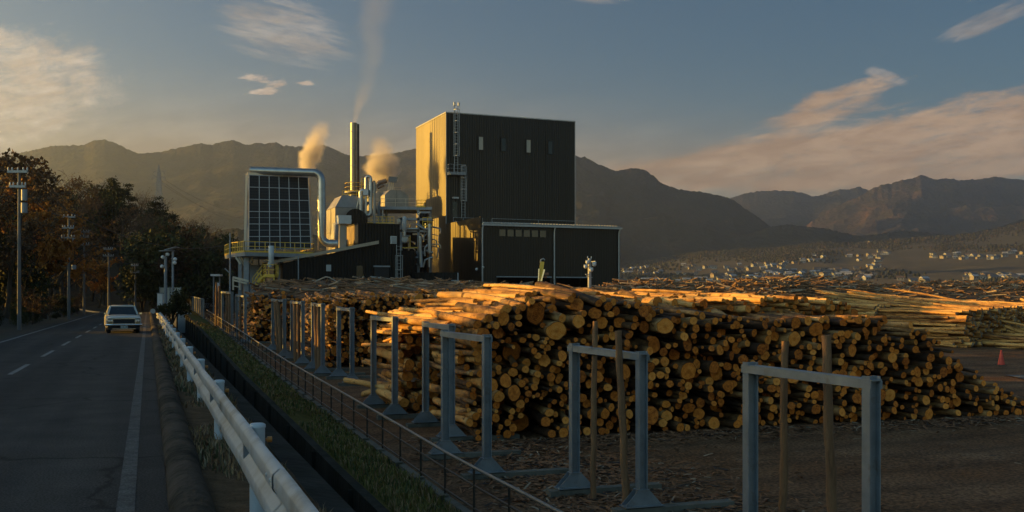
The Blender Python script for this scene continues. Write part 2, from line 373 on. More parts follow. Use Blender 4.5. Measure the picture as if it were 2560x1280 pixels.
mountain([(1560,580),(1700,530),(1780,506),(1830,494),(1855,486),(1880,480),(1905,478),(1930,476),(1990,478),(2015,485),(2037,492),(2070,482),(2100,473),(2125,474),(2145,466),(2160,471),(2180,478),(2230,500),(2300,520),(2500,560)],5300,2300,20,37,fm,lam=800,amp=.8)
mountain([(1940,640),(1985,592),(2020,560),(2060,535),(2110,506),(2150,490),(2178,473),(2200,463),(2230,458),(2255,450),(2282,446),(2305,436),(2322,444),(2340,449),(2365,445),(2400,451),(2450,448),(2490,441),(2530,448),(2570,450),(2700,462),(2900,480),(3200,500)],4500,1700,20,39,fm2,lam=620,amp=.85)
mountain([(1380,620),(1440,560),(1490,556),(1540,572),(1570,560),(1600,546),(1640,541),(1665,541),(1690,548),(1720,558),(1760,570),(1790,580),(1830,594),(1870,586),(1900,575),(1930,566),(1970,561),(2010,566),(2060,570),(2110,582),(2150,590),(2200,584),(2260,576),(2330,583),(2400,590),(2460,580),(2520,560),(2580,540),(2700,520),(3000,520)],2750,420,14,51,fm,lam=330,amp=.5)
mountain([(380,745),(430,700),(470,640),(500,600),(545,576),(580,571),(620,574),(700,582),(820,590),(900,604),(980,640),(1040,690),(1100,745)],900,350,0,63,fm,lam=160,amp=.4)
mountain([(-1300,745),(-1230,640),(-1050,330),(-800,245),(-450,235),(-340,300),(-270,500),(-240,745)],1700,500,0,71,fm,lam=300,amp=.4)  # hill added out of view only to shade the town
# ---------------------------------------------------------------- guard rail
gr=thing('guard_rail','long pale corrugated steel guard rail on white posts beside the road','guard rail',(RX(.77,7.5),7.5,0))
mb=MB(); rows=[]
wp=[(-.03,.735),(-.012,.735),(.022,.705),(.026,.695),(.026,.625),(.020,.612),(-.018,.572),(-.022,.562),(-.022,.548),(-.018,.538),(.020,.498),(.026,.485),(.026,.415),(.022,.405),(-.012,.375),(-.03,.375)]
Y=-1.0
while Y<66.5:
    dl=.010*mnoise.noise((Y*.7,3,1)); dz=.012*mnoise.noise((Y*.35,8,1))
    if Y>60: dl-=(Y-60)**2*.004
    rows.append([(RX(.715-o+dl,Y),Y,z+dz-.07) for o,z in wp]); Y+=.25 if Y<20 else 1
mb.grid(rows)
back=[[(p[0]+.006*NV.x,p[1]+.006*NV.y,p[2]-.001) for p in r] for r in rows]; mb.grid([r[::-1] for r in back])
mb.build('beam',railm,gr)
for k in range(7):                         # lap joints with their bolts
    Y=5.6+k*4; j=MB()
    r2=[[(RX(.715-o*1.06-.006,Y+dy),Y+dy,z-.07) for o,z in wp] for dy in (0,.33)]; j.grid(r2)
    for z in (.59,.38):
        for dy in (.08,.25): j.sphere((RX(.685,Y+dy),Y+dy,z),.014,6,4)
    j.build('lap_joint',railm,gr)
for k in range(-1,16):
    Y=7.5+4*k; p=MB(); c=Vector((RX(.805,Y),Y,0)); p.tube([c+Vector((0,0,-.3)),c+Vector((0,0,.665))],.056,16)
    po=p.build('post',postm,gr)
    p=MB(); p.tube([c+Vector((0,0,z)) for z in (.65,.672,.682,.685)],[.0605,.0605,.045,.005],16); p.build('cap',postm,po)
    p=MB(); q=c+NV*.07+Vector((0,0,.56)); p.tube([q,q+NV*.035],.022,10); p.tube([q-NV*.01,q],.012,6); p.build('reflector',orange,po)
    p=MB(); p.box(c-NV*.075+Vector((0,0,.48)),(.05,.08,.12),NV,DV); p.build('spacer',galv,po)

# ---------------------------------------------------------------- low wall and hand rail along the yard
def wtop(Y): return yard_z(Y)+.27
wl=thing('retaining_wall','low stained concrete wall with stub piers carrying the brown hand rail','wall',(RX(5.42,20),20,yard_z(20)))
mb=MB(); YY=ys(4,96,2); mb.grid([[(RX(L,Y),Y,z(Y)) for L,z in ((5.34,lambda Y:wtop(Y)-.9),(5.34,wtop),(5.50,wtop),(5.50,lambda Y:wtop(Y)-.9))] for Y in YY],smooth=False)
mb.build('wall_body',concm,wl)
Yp=[7.05+1.65*k for k in range(53)]
for Y in Yp:
    p=MB(); c=Vector((RX(5.36,Y),Y,wtop(Y)-.33)); p.box(c,(.14,.30,.70),NV,DV); p.box(c+Vector((0,0,.36)),(.18,.34,.025),NV,DV); p.build('pier',concm,wl)
hr=thing('hand_rail','thin dark brown hand rail on slim posts above the low concrete wall','railing',(RX(5.42,20),20,wtop(20)))
def rl(h): return [(RX(5.42,Y),Y,wtop(Y)+h) for Y in ys(5,94,1.5)]
mb=MB(); mb.tube(rl(.80),.03,8); mb.build('top_rail',M('rail_cap',(.16,.14,.125),(.24,.215,.19),scale=4,rough=.45,metal=.3),hr)
mb=MB(); mb.tube(rl(.50),.02,6); mb.build('middle_rail',brown,hr)
mb=MB(); mb.tube(rl(.12),.02,6); mb.build('bottom_rail',brown,hr)
for Y in Yp:
    for q in (0,):
        mb=MB(); y=Y+q; mb.tube([(RX(5.42,y),y,wtop(y)-.1),(RX(5.42,y),y,wtop(y)+.80)],.023,6); mb.build('post' if q==0 else 'baluster',brown,hr)

# ---------------------------------------------------------------- steel gate frames
def hpost(mb,c,z0,z1,w=.155):
    t=.016
    for s in (-1,1): mb.bar(c+NV*s*(w/2)+Vector((0,0,z0)),c+NV*s*(w/2)+Vector((0,0,z1)),t,w,up=DV)
    mb.bar(c+Vector((0,0,z0)),c+Vector((0,0,z1)),w-t-.002,.012,up=DV)
def frame(pl,pr,tl,tr,label,foot=2.4):
    pl=Vector(pl); pr=Vector(pr); zl=yard_z(pl.y)+.11; zr=yard_z(pr.y)+.11
    Hs=(z_at(tl,pl.y)-zl,z_at(tr,pr.y)-zr)
    t=thing('steel_portal',label,'steel portal',((pl.x+pr.x)/2,(pl.y+pr.y)/2,yard_z((pl.y+pr.y)/2)),'grey steel portals along the log yard')
    for p,z,H in ((pl,zl,Hs[0]),(pr,zr,Hs[1])):
        q=Vector((p.x,p.y,0)); m_=MB(); hpost(m_,q,z+.02,z+H); po=m_.build('post',galv,t)
        g=MB(); b=q+Vector((0,0,z+.02))
        for s in (-.09,.09):
            o=DV*s
            g.prism([b+NV*-.36+o,b+NV*.36+o,b+NV*.36+o+Vector((0,0,.03)),b+NV*.10+o+Vector((0,0,.31)),b-NV*.10+o+Vector((0,0,.31)),b-NV*.36+o+Vector((0,0,.03))],DV*.012)
        g.box(b+Vector((0,0,.010)),(.76,.30,.02),NV,DV); g.box(b+Vector((0,0,.30)),(.22,.21,.014),NV,DV)
        for s in (-.3,.3):
            for e in (-.12,.12): g.tube([b+NV*s+DV*e+Vector((0,0,.02)),b+NV*s+DV*e+Vector((0,0,.06))],.016,6)
        g.build('gusset',galv,po)
        f=MB(); f.box(q+NV*(foot/2-.55)+Vector((0,0,z-.12)),(foot,.26,.24),NV,DV)
        f.build('footing',concm,t)
    m_=MB(); a=Vector((pl.x,pl.y,zl+Hs[0]-.05)); b=Vector((pr.x,pr.y,zr+Hs[1]-.05)); d=(b-a).normalized()
    m_.bar(a-d*.09,b+d*.09,.19,.02,m=0); 
    for s in (-.085,.085): m_.bar(a-d*.09+NV*s-Vector((0,0,.06)),b+d*.09+NV*s-Vector((0,0,.06)),.018,.10)
    m_.build('crossbar',galv,t)
    return t
def gp(px,Y): return ((px-1280)/F*Y,Y)
frames=[((1876,15.2),(2178,13.05),905,940,'nearest grey steel frame at the right with open yard behind it'),
 ((1436,20.0),(1604,18.4),858,878,'grey steel frame with two timber stakes rising above its crossbar, before the log wall'),
 ((1113,24.0),(1217,21.6),824,836,'grey steel frame standing just left of the log wall corner over bark litter'),
 ((1064,29.3),(1128,26.6),803,809,'grey steel frame overlapped by the post of the next nearer frame'),
 ((934,33.6),(987,31.1),787,791,'grey steel frame framing the side of stacked logs seen lengthwise'),
 ((847,43.2),(880,40.8),766,768,'grey steel frame with clear ground around it before the third log stack'),
 ((783,46.6),(807,44.4),756,758,'grey steel frame holding two upright stakes, beyond the gap of bare yard'),
 ((730,52.0),(757,49.2),751,752,'grey steel frame with two dark stakes, middle of the far three'),
 ((682,57.5),(711,53.4),746,747,'grey steel frame with a pair of leaning timber stakes inside'),
 ((592,68.0),(613,64.2),735,737,'grey steel frame at the left end of the far log stack'),
 ((556,75.0),(580,70.0),727,729,'farthest grey steel frame beside the white tank and poles')]
for (pl,pr,tl,tr,lab) in frames: frame(gp(*pl),gp(*pr),tl,tr,lab)

# ---------------------------------------------------------------- timber stakes
def stake(px0,px1,Y,top_py,r,label,seed):
    b=Vector(((px0-1280)/F*Y,Y,yard_z(Y)-.15)); tz=z_at(top_py,Y); tp=Vector(((px1-1280)/F*Y,Y,tz)); rr=random.Random(seed)
    mb=MB(); pts=[]; rs=[]
    for i in range(13):
        t=i/12; pts.append(b.lerp(tp,t)+Vector((rr.uniform(-.012,.012),rr.uniform(-.012,.012),0))); rs.append(r*(1.1-.22*t)*rr.uniform(.92,1.08))
    mb.tube(pts,rs,10); return solo(mb,'timber_stake',woodst,label,'stake','timber stakes standing by the steel frames')
stake(1956,1962,15.6,853,.062,'round barked stake left of its pair inside the nearest frame',1)
stake(2086,2064,15.0,838,.075,'thicker barked stake leaning left inside the nearest frame',2)
stake(1483,1487,19.6,803,.058,'straight stake rising highest through the second frame',3)
stake(1568,1544,18.5,827,.07,'crooked stake right of the straight one in the second frame',4)
for i,(a,b_,Y,tp,lab) in enumerate([(793,788,45.6,760,'slim stake against the left post beside the third log stack'),(799,797,45.4,762,'brown stake right of a slim one before the third log stack'),
    (740,737,51.2,754,'dark stake upright against the left post of a far frame'),(747,745,50.6,754,'dark stake standing right of its upright twin in a far frame'),
    (697,687,56.5,752,'thick stake leaning left in the frame nearest the far stack'),(706,694,55,751,'pale stake leaning hard left in the frame nearest the far stack'),
    (600,601,67,742,'rough stake in the frame at the end of the far stack'),(568,567,73,730,'reddish stake inside the farthest frame'),(574,574,72.5,732,'reddish stake touching the right post of the farthest frame'),(540,541,80,705,'tall rusty stake beyond the farthest frame'),(548,548,82,715,'shorter rusty stake beyond the farthest frame')]):
    stake(a,b_,Y,tp,.085+.015*(i%3),lab,20+i)

# ---------------------------------------------------------------- panel fence, far yard corner
def at_L(L,Y,z): return Vector((RX(L,Y),Y,z))
fe=thing('panel_fence','grey ribbed metal panel fence ending the hand rail beyond the grass','fence',at_L(5.3,96,-.4))
mb=MB(); 
for k in range(86):
    Y=96+k*.5; z0=-.75+(Y-96)*.012; mb.box(at_L(5.3+.03*(k%2),Y,z0+1.15),(.05,.46,2.3),NV,DV)
mb.build('panel',M('fence_grey',(.10,.095,.09),(.15,.145,.14),scale=2,rough=.6,stretch=(1,1,.2)),fe)
mb=MB(); mb.bar(at_L(5.26,95.8,1.52),at_L(5.26,139,2.05),.08); mb.build('top_rail',galv,fe)
mb=MB(); mb.bar(at_L(5.18,95.8,-.55),at_L(5.18,139,-.1),.1); mb.build('bottom_rail',galv,fe)
for k in range(12):
    mb=MB(); Y=96+k*3.9; mb.bar(at_L(5.22,Y,-1.2),at_L(5.22,Y,1.55+(Y-96)*.012),.09); mb.build('post',galv,fe)
wf=thing('low_fence','pale blue sheet fence between the leafy shrub and the panel fence','fence',at_L(3.2,92,-.3))
mb=MB()
for k in range(13): mb.box(P(446+k*2.6,806,95+k*.4)-Vector((0,0,0)),(.085,.04,2.0))
mb.build('panel',M('pale_sheet',(.30,.34,.38),(.36,.40,.43),scale=2,rough=.5),wf)
mb=MB(); mb.bar(P(445,780,94.9),P(480,780,100),.07); mb.build('top_rail',galv,wf)

# white screen and lamp poles behind the shrub
sg=thing('screen_board','weathered off-white screen board behind the shrub at the road side','screen board',P(426,775,99))
mb=MB(); a=P(398,780,99); b=P(453,780,99); mb.bb((a.x,98.97,.2),(b.x,99.03,z_at(719,99))); mb.build('board',M('aged_board',(.42,.39,.32),(.52,.49,.42),scale=1.5,rough=.7,dirt=(.25,.22,.17),dirt_scale=1),sg)
for px in (399,425,452):
    mb=MB(); c=P(px,780,98.9); mb.bar((c.x,98.9,-.2),(c.x,98.9,z_at(717,99)),.07); mb.build('post',galv,sg)
ws=thing('white_pillar','narrow pale grey box pillar where the guard rail ends','pillar',P(401,786,86))
mb=MB(); a=P(401,786,86); mb.box((a.x,86,z_at(760,86)),(.42,.3,1.75)); mb.build('pillar_body',rustw,ws); mb=MB(); mb.box((a.x,86,z_at(733,86)),(.5,.38,.06)); mb.build('cap',galv,ws)
def lamp_pole(px,top,r,label,panel_px,cams):
    Y=91; b=P(px,760,Y); t=thing('solar_pole',label,'lamp pole',(b.x,Y,0),'solar lamp poles behind the shrub')
    mb=MB(); mb.tube([(b.x,Y,-.3),(b.x,Y,z_at(top+6,Y))],[r,r*.85],10); mb.build('pole',steelp,t)
    p0=P(panel_px[0],panel_px[1],Y); p1=P(panel_px[2],panel_px[3],Y)
    mb=MB(); mb.bar(p0,p1,1.1,.06); pn=mb.build('solar_panel',steelp,t)
    mb=MB(); c=(p0+p1)/2; mb.bar(c,Vector((b.x,Y,c.z-.45)),.06); mb.build('bracket',galv,t)
    for (cx,cy) in cams:
        q=P(cx,cy,Y-.2); mb=MB(); mb.sphere(q,.17,10,6); mb.bar(q,Vector((b.x,Y,q.z+.1)),.04); mb.build('camera_dome',rustw,t)
lamp_pole(414,636,.15,'thicker solar lamp pole with two camera domes above the shrub',(402,628,432,626),[(407,643),(405,666),(419,636)])
lamp_pole(432,622,.11,'slimmer solar lamp pole with the higher tilted panel above the shrub',(416,625,444,618),[(438,648),(437,657)])
# gateway, hut and clutter beyond the fence
gt=thing('roofed_post','twin post stand with a small flat white roof by the gate','canopy post',P(541,740,118))
for px in (534,549):
    mb=MB(); c=P(px,740,118); mb.bar((c.x,118,-.2),(c.x,118,z_at(690,118)),.13); mb.build('post',galv,gt)
mb=MB(); mb.bar(P(530,688,118),P(553,688,118),1.2,.22); mb.build('roof',rustw,gt); mb=MB(); mb.sphere(P(544,718,117.5),.28,10,6,sq=(1,1,1.9)); mb.build('lamp',rustw,gt)
wt=thing('low_white_wall','long low white painted wall across the far end of the yard','wall',P(500,765,128))
mb=MB(); a=P(462,765,128); b=P(539,765,128); mb.bb((a.x,127.8,-.6),(b.x,128.2,z_at(757,128))); mb.build('wall_body',rustw,wt)
mb=MB(); mb.bb((a.x-.1,127.7,z_at(757,128)),(b.x+.1,128.3,z_at(752,128))); mb.build('coping',concm,wt)
mb=MB(); mb.tube([P(479,740,127.9),P(499,740,127.9)],.30,10); mb.tube([P(478,747,127.8),P(503,747,127.8)],.12,8); solo(mb,'timber_log',woodst,'short reddish log lying on the low white wall','log')
tk=thing('parked_truck','pale grey truck cab with a bright windscreen beyond the white wall','truck',P(523,752,131))
mb=MB(); mb.bb((P(511,0,131).x,131,z_at(753,131)),(P(535,0,131).x,136,z_at(728,131))); mb.build('cab',galv,tk)
mb=MB(); mb.bb((P(515,0,131).x,130.95,z_at(750,131)),(P(532,0,131).x,130.99,z_at(733,131))); mb.build('windscreen',rustw,tk)
for s in (512,534):
    mb=MB(); c=P(s,0,131.5); mb.tube([(c.x-.15,131.8,.4),(c.x+.15,131.8,.4)],.45,12); mb.build('wheel',rubber,tk)
mb=MB(); mb.bb((P(512,0,131).x,130.93,z_at(752.5,131)),(P(534,0,131).x,130.99,z_at(750.5,131))); mb.build('bumper',steelp,tk)
for px in (514,532):
    mb=MB(); c=P(px,752,130.9); mb.box(c,(.25,.08,.2)); mb.build('headlight',rustw,tk)
mb=MB()
for i in range(5):
    mb.bar(P(497+i*5,768,122),P(503+i*5,758,122),.08); 
mb.bar(P(495,768,122),P(522,768,122),.08); mb.bar(P(500,759,122),P(524,759,122),.08); solo(mb,'metal_trestle',galv,'pale metal trestle rack before the low white wall','trestle')
th=thing('slim_mast','very slim grey mast with a short arm left of the yellow deck','mast',P(575,740,95))
mb=MB(); c=P(575,740,95); mb.tube([(c.x,95,-.6),(c.x,95,z_at(583,95))],[.11,.06],8); mb.build('pole',steelp,th)
mb=MB(); mb.bar(P(562,671,95),P(575,683,95),.09); mb.build('arm',galv,th)
sn=thing('road_sign','tiny white round road sign at the far end of the road','sign',P(383,786,103))
mb=MB(); c=P(382,778,103); mb.tube([c+Vector((0,-.03,0)),c+Vector((0,.03,0))],.26,14); mb.build('disc',rustw,sn); mb=MB(); mb.tube([(c.x,103.05,-.05),(c.x,103.05,c.z)],.035,6); mb.build('pole',galv,sn)
# ---------------------------------------------------------------- traffic cone
cn=thing('traffic_cone','red traffic cone on the open yard beside the right log stack','traffic cone',P(2503,913,48.4))
b=P(2503,913,48.4); red=M('cone_red',(.45,.045,.025),(.55,.06,.03),scale=6,rough=.6)
mb=MB(); mb.tube([b+Vector((0,0,z)) for z in (.03,.2,.45,.70,.72)],[.17,.135,.085,.04,.02],14); mb.build('cone_body',red,cn)
mb=MB(); mb.box(b+Vector((0,0,.016)),(.40,.40,.03)); mb.build('base',black,cn)

# ---------------------------------------------------------------- old sedan
carp=M('car_cream',(.42,.42,.40),(.50,.50,.47),scale=2,rough=.22,spec=.7)
ang=math.atan2(DV.x*-1,DV.y); cx=P(310,0,46.6)
car=thing('sedan','cream 1970s sedan with four round headlights driving towards us','car',(cx.x,46.6,.0),rz=ang+.06); car.scale=(.90,)*3
def sec(y,hw,zb,zt,cr=.03): return [(-hw*.93,y,zb),(-hw,y,zb+.12),(-hw,y,zt-.16),(-hw*.96,y,zt-.03),(-hw*.6,y,zt+cr*.6),(0,y,zt+cr),(hw*.6,y,zt+cr*.6),(hw*.96,y,zt-.03),(hw,y,zt-.16),(hw,y,zb+.12),(hw*.93,y,zb)]
mb=MB(); rows=[sec(*q) for q in [(0,.80,.40,.80,.0),(.05,.825,.36,.83,.01),(.5,.84,.30,.86),(1.35,.845,.24,.92),(2.2,.85,.24,.92),(3.4,.85,.26,.93),(4.3,.83,.32,.92),(4.62,.80,.36,.88),(4.68,.77,.42,.80)]]
mb.grid(rows); mb.add(rows[0],[tuple(range(11))]); mb.add(rows[-1],[tuple(range(11))[::-1]]); mb.quad((-.8,.1,.3),(.8,.1,.3),(.8,4.5,.3),(-.8,4.5,.3)); mb.build('body',carp,car,local=True)
mb=MB(); lo=[(-.72,1.42,.93),(.72,1.42,.93),(.74,3.85,.94),(-.74,3.85,.94)]; hi=[(-.58,1.98,1.37),(.58,1.98,1.37),(.58,3.3,1.37),(-.58,3.3,1.37)]
tp=[(-.5,2.12,1.425),(.5,2.12,1.425),(.5,3.15,1.425),(-.5,3.15,1.425)]
mb.add(hi+tp,[(0,1,5,4),(1,2,6,5),(2,3,7,6),(3,0,4,7),(4,5,6,7)],0,True)
for p,q in zip(lo,hi): mb.bar(p,q,.075,.06)
for a_,b_ in ((0,1),(1,2),(2,3),(3,0)): mb.bar(hi[a_],hi[b_],.07,.06)
mb.bar((-.66,2.7,.93),(-.58,2.65,1.37),.06); mb.bar((.66,2.7,.93),(.58,2.65,1.37),.06); mb.build('roof',carp,car,local=True)
def glassq(name,a,b,c,d):
    mb=MB(); mb.quad(a,b,c,d); n=(Vector(b)-Vector(a)).cross(Vector(d)-Vector(a)).normalized()*-.012; mb.quad(*[Vector(q)+n for q in (d,c,b,a)]); mb.build(name,glass,car,local=True)
glassq('windscreen',lo[0],lo[1],hi[1],hi[0]); glassq('rear_window',lo[2],lo[3],hi[3],hi[2]); glassq('side_window',lo[1],lo[2],hi[2],hi[1]); glassq('side_window',lo[3],lo[0],hi[0],hi[3])
mb=MB(); mb.box((0,-.004,.625),(1.56,.02,.27)); mb.build('front_panel',M('panel_dark',(.05,.05,.05),(.07,.07,.068),scale=4,rough=.35),car,local=True)
mb=MB(); mb.box((0,-.012,.62),(1.02,.05,.26)); gl=mb.build('grille',black,car,local=True)
mb=MB(); 
for z in (.495,.745): mb.bar((-.53,-.04,z),(.53,-.04,z),.022)
for x in (-.53,.53): mb.bar((x,-.04,.495),(x,-.04,.745),.022)
mb.build('surround',chrome,gl,local=True)
for x in (-.70,-.585,.585,.70):
    mb=MB(); mb.tube([(x,.03,.645),(x,-.04,.645),(x,-.05,.645)],[.066,.066,.052],16); h=mb.build('headlight',chrome,car,local=True)
    mb=MB(); mb.sphere((x,-.035,.645),.048,12,6,sq=(1,.5,1)); mb.build('lens',M('lens',(.45,.45,.43),rough=.1),h,local=True)
for x in (-.645,.645):
    mb=MB(); mb.box((x,-.02,.525),(.24,.05,.05)); mb.build('indicator_lamp',M('amber',(.5,.3,.1),rough=.3),car,local=True)
mb=MB(); mb.tube([(-.86,.25,.44),(-.84,-.04,.44),(-.5,-.11,.44),(.5,-.11,.44),(.84,-.04,.44),(.86,.25,.44)],.05,8); mb.build('bumper',chrome,car,local=True)
mb=MB(); mb.tube([(-.8,4.5,.46),(-.78,4.75,.46),(.78,4.75,.46),(.8,4.5,.46)],.05,8); mb.build('bumper',chrome,car,local=True)
mb=MB(); mb.box((0,-.13,.345),(.33,.012,.165)); npl=mb.build('number_plate',M('plate_white',(.42,.48,.46),rough=.5),car,local=True)
mb=MB()
for k,x in enumerate((-.095,-.03,.04,.105)): mb.box((x,-.138,.33),(.014+.012*(k%2),.004,.075))
mb.box((0,-.138,.40),(.12,.004,.022)); mb.build('plate_marks',black,npl,local=True)
mb=MB(); mb.box((0,.04,.30),(1.5,.10,.20)); mb.build('valance',black,car,local=True)
mb=MB(); mb.box((0,-.03,.235),(1.12,.03,.035)); mb.build('lip',chrome,car,local=True)
for x,y in ((-.70,.85),(.70,.85),(-.70,3.6),(.70,3.6)):
    mb=MB(); mb.tube([(x-.09,y,.31),(x-.075,y,.31),(x+.075,y,.31),(x+.09,y,.31)],[.28,.31,.31,.28],20); wh=mb.build('wheel',rubber,car,local=True)
    s=1 if x>0 else -1; mb=MB(); mb.tube([(x+s*.085,y,.31),(x+s*.098,y,.31)],[.19,.15],16); mb.build('rim',chrome,wh,local=True)
for s in (-1,1):
    mb=MB(); mb.box((s*.86,1.25,1.0),(.13,.06,.09)); mb.bar((s*.80,1.3,.9),(s*.85,1.26,.98),.025); mb.build('mirror',chrome,car,local=True)
# ---------------------------------------------------------------- logs
def bark_mat(name,stops,spot):
    m,nt,b,N,L=nodes(name); b.inputs['Roughness'].default_value=.75; b.inputs['Specular IOR Level'].default_value=.3
    uv=N.new('ShaderNodeUVMap'); at=N.new('ShaderNodeAttribute'); at.attribute_name='rnd'; 
    cb=N.new('ShaderNodeCombineXYZ'); L.new(at.outputs['Fac'],cb.inputs[2])
    sc=N.new('ShaderNodeVectorMath'); sc.operation='MULTIPLY'; sc.inputs[1].default_value=(0,0,60); L.new(cb.outputs[0],sc.inputs[0])
    ad=N.new('ShaderNodeVectorMath'); L.new(uv.outputs[0],ad.inputs[0]); L.new(sc.outputs[0],ad.inputs[1])
    n=N.new('ShaderNodeTexNoise'); n.inputs['Scale'].default_value=2.2; n.inputs['Detail'].default_value=8; n.inputs['Roughness'].default_value=.68; L.new(ad.outputs[0],n.inputs['Vector'])
    x=N.new('ShaderNodeMath'); x.operation='MULTIPLY_ADD'; x.inputs[1].default_value=.35; L.new(at.outputs['Fac'],x.inputs[0]); L.new(n.outputs['Fac'],x.inputs[2])
    s=N.new('ShaderNodeMath'); s.operation='SUBTRACT'; s.inputs[1].default_value=.17; L.new(x.outputs[0],s.inputs[0])
    r=ramp(N,stops); L.new(s.outputs[0],r.inputs['Fac'])
    n2=N.new('ShaderNodeTexNoise'); n2.inputs['Scale'].default_value=7; n2.inputs['Detail'].default_value=3; L.new(ad.outputs[0],n2.inputs['Vector'])
    r2=ramp(N,[(.60,(0,0,0)),(.70,(1,1,1))]); L.new(n2.outputs['Fac'],r2.inputs['Fac'])
    mx=N.new('ShaderNodeMix'); mx.data_type='RGBA'; L.new(r2.outputs['Color'],mx.inputs[0]); L.new(r.outputs['Color'],mx.inputs[6]); mx.inputs[7].default_value=(*spot,1); L.new(mx.outputs[2],b.inputs['Base Color'])
    bp=N.new('ShaderNodeBump'); bp.inputs['Strength'].default_value=.7; bp.inputs['Distance'].default_value=.03; L.new(n.outputs['Fac'],bp.inputs['Height']); L.new(bp.outputs[0],b.inputs['Normal'])
    return m
sunlit_peel=bark_mat('peeled_sunlit_bark',[(.28,(.10,.045,.016)),(.39,(.32,.150,.046)),(.55,(.52,.27,.080)),(.72,(.62,.38,.14))],(.12,.052,.02))  # bright peeled copy: sunlight on the crest logs put into the colour
bark=bark_mat('pine_shaded_bark',[(.38,(.035,.018,.010)),(.51,(.11,.055,.023)),(.64,(.30,.155,.058)),(.78,(.50,.30,.12))],(.085,.038,.016))  # darker copy: shade of the gaps put into the front bark
darkbark=bark_mat('old_bark',[(.30,(.04,.027,.018)),(.5,(.095,.062,.04)),(.7,(.17,.115,.075))],(.03,.02,.015))
def cut_mat(name,stops):
    m,nt,b,N,L=nodes(name); b.inputs['Roughness'].default_value=.8; b.inputs['Specular IOR Level'].default_value=.2
    uv=N.new('ShaderNodeUVMap'); at=N.new('ShaderNodeAttribute'); at.attribute_name='rnd'
    ln=N.new('ShaderNodeVectorMath'); ln.operation='LENGTH'; L.new(uv.outputs[0],ln.inputs[0])
    n=N.new('ShaderNodeTexNoise'); n.inputs['Scale'].default_value=2.5; n.inputs['Detail'].default_value=6; n.inputs['Roughness'].default_value=.65; n.noise_dimensions='4D'
    w_=N.new('ShaderNodeMath'); w_.operation='MULTIPLY'; w_.inputs[1].default_value=50; L.new(at.outputs['Fac'],w_.inputs[0]); L.new(w_.outputs[0],n.inputs['W']); L.new(uv.outputs[0],n.inputs['Vector'])
    wv=N.new('ShaderNodeMath'); wv.operation='MULTIPLY_ADD'; wv.inputs[1].default_value=1.2; L.new(n.outputs['Fac'],wv.inputs[0])
    k=N.new('ShaderNodeMath'); k.operation='MULTIPLY'; k.inputs[1].default_value=38; L.new(ln.outputs['Value'],k.inputs[0]); L.new(k.outputs[0],wv.inputs[2])
    sn_=N.new('ShaderNodeMath'); sn_.operation='SINE'; L.new(wv.outputs[0],sn_.inputs[0])
    f=N.new('ShaderNodeMath'); f.operation='MULTIPLY_ADD'; f.inputs[1].default_value=.05; L.new(sn_.outputs[0],f.inputs[0]); L.new(n.outputs['Fac'],f.inputs[2])
    f2=N.new('ShaderNodeMath'); f2.operation='MULTIPLY_ADD'; f2.inputs[1].default_value=.42; L.new(at.outputs['Fac'],f2.inputs[0]); L.new(f.outputs[0],f2.inputs[2])
    f3=N.new('ShaderNodeMath'); f3.operation='SUBTRACT'; f3.inputs[1].default_value=.21; L.new(f2.outputs[0],f3.inputs[0])
    r=ramp(N,stops); L.new(f3.outputs[0],r.inputs['Fac'])
    # darker heartwood stain and a bark rim
    r2=ramp(N,[(.0,(.72,.62,.55)),(.35,(1,1,1)),(.90,(1,1,1)),(.97,(.35,.28,.22))]); L.new(ln.outputs['Value'],r2.inputs['Fac'])
    mx=N.new('ShaderNodeMix'); mx.data_type='RGBA'; mx.blend_type='MULTIPLY'; mx.inputs[0].default_value=1; L.new(r.outputs['Color'],mx.inputs[6]); L.new(r2.outputs['Color'],mx.inputs[7]); L.new(mx.outputs[2],b.inputs['Base Color'])
    return m
cut=cut_mat('cut_wood',[(.18,(.15,.040,.008)),(.36,(.44,.125,.017)),(.56,(.66,.212,.029)),(.80,(.76,.33,.075))])
cutgrey=cut_mat('weathered_cut',[(.25,(.08,.06,.04)),(.5,(.17,.13,.09)),(.75,(.30,.24,.17))])
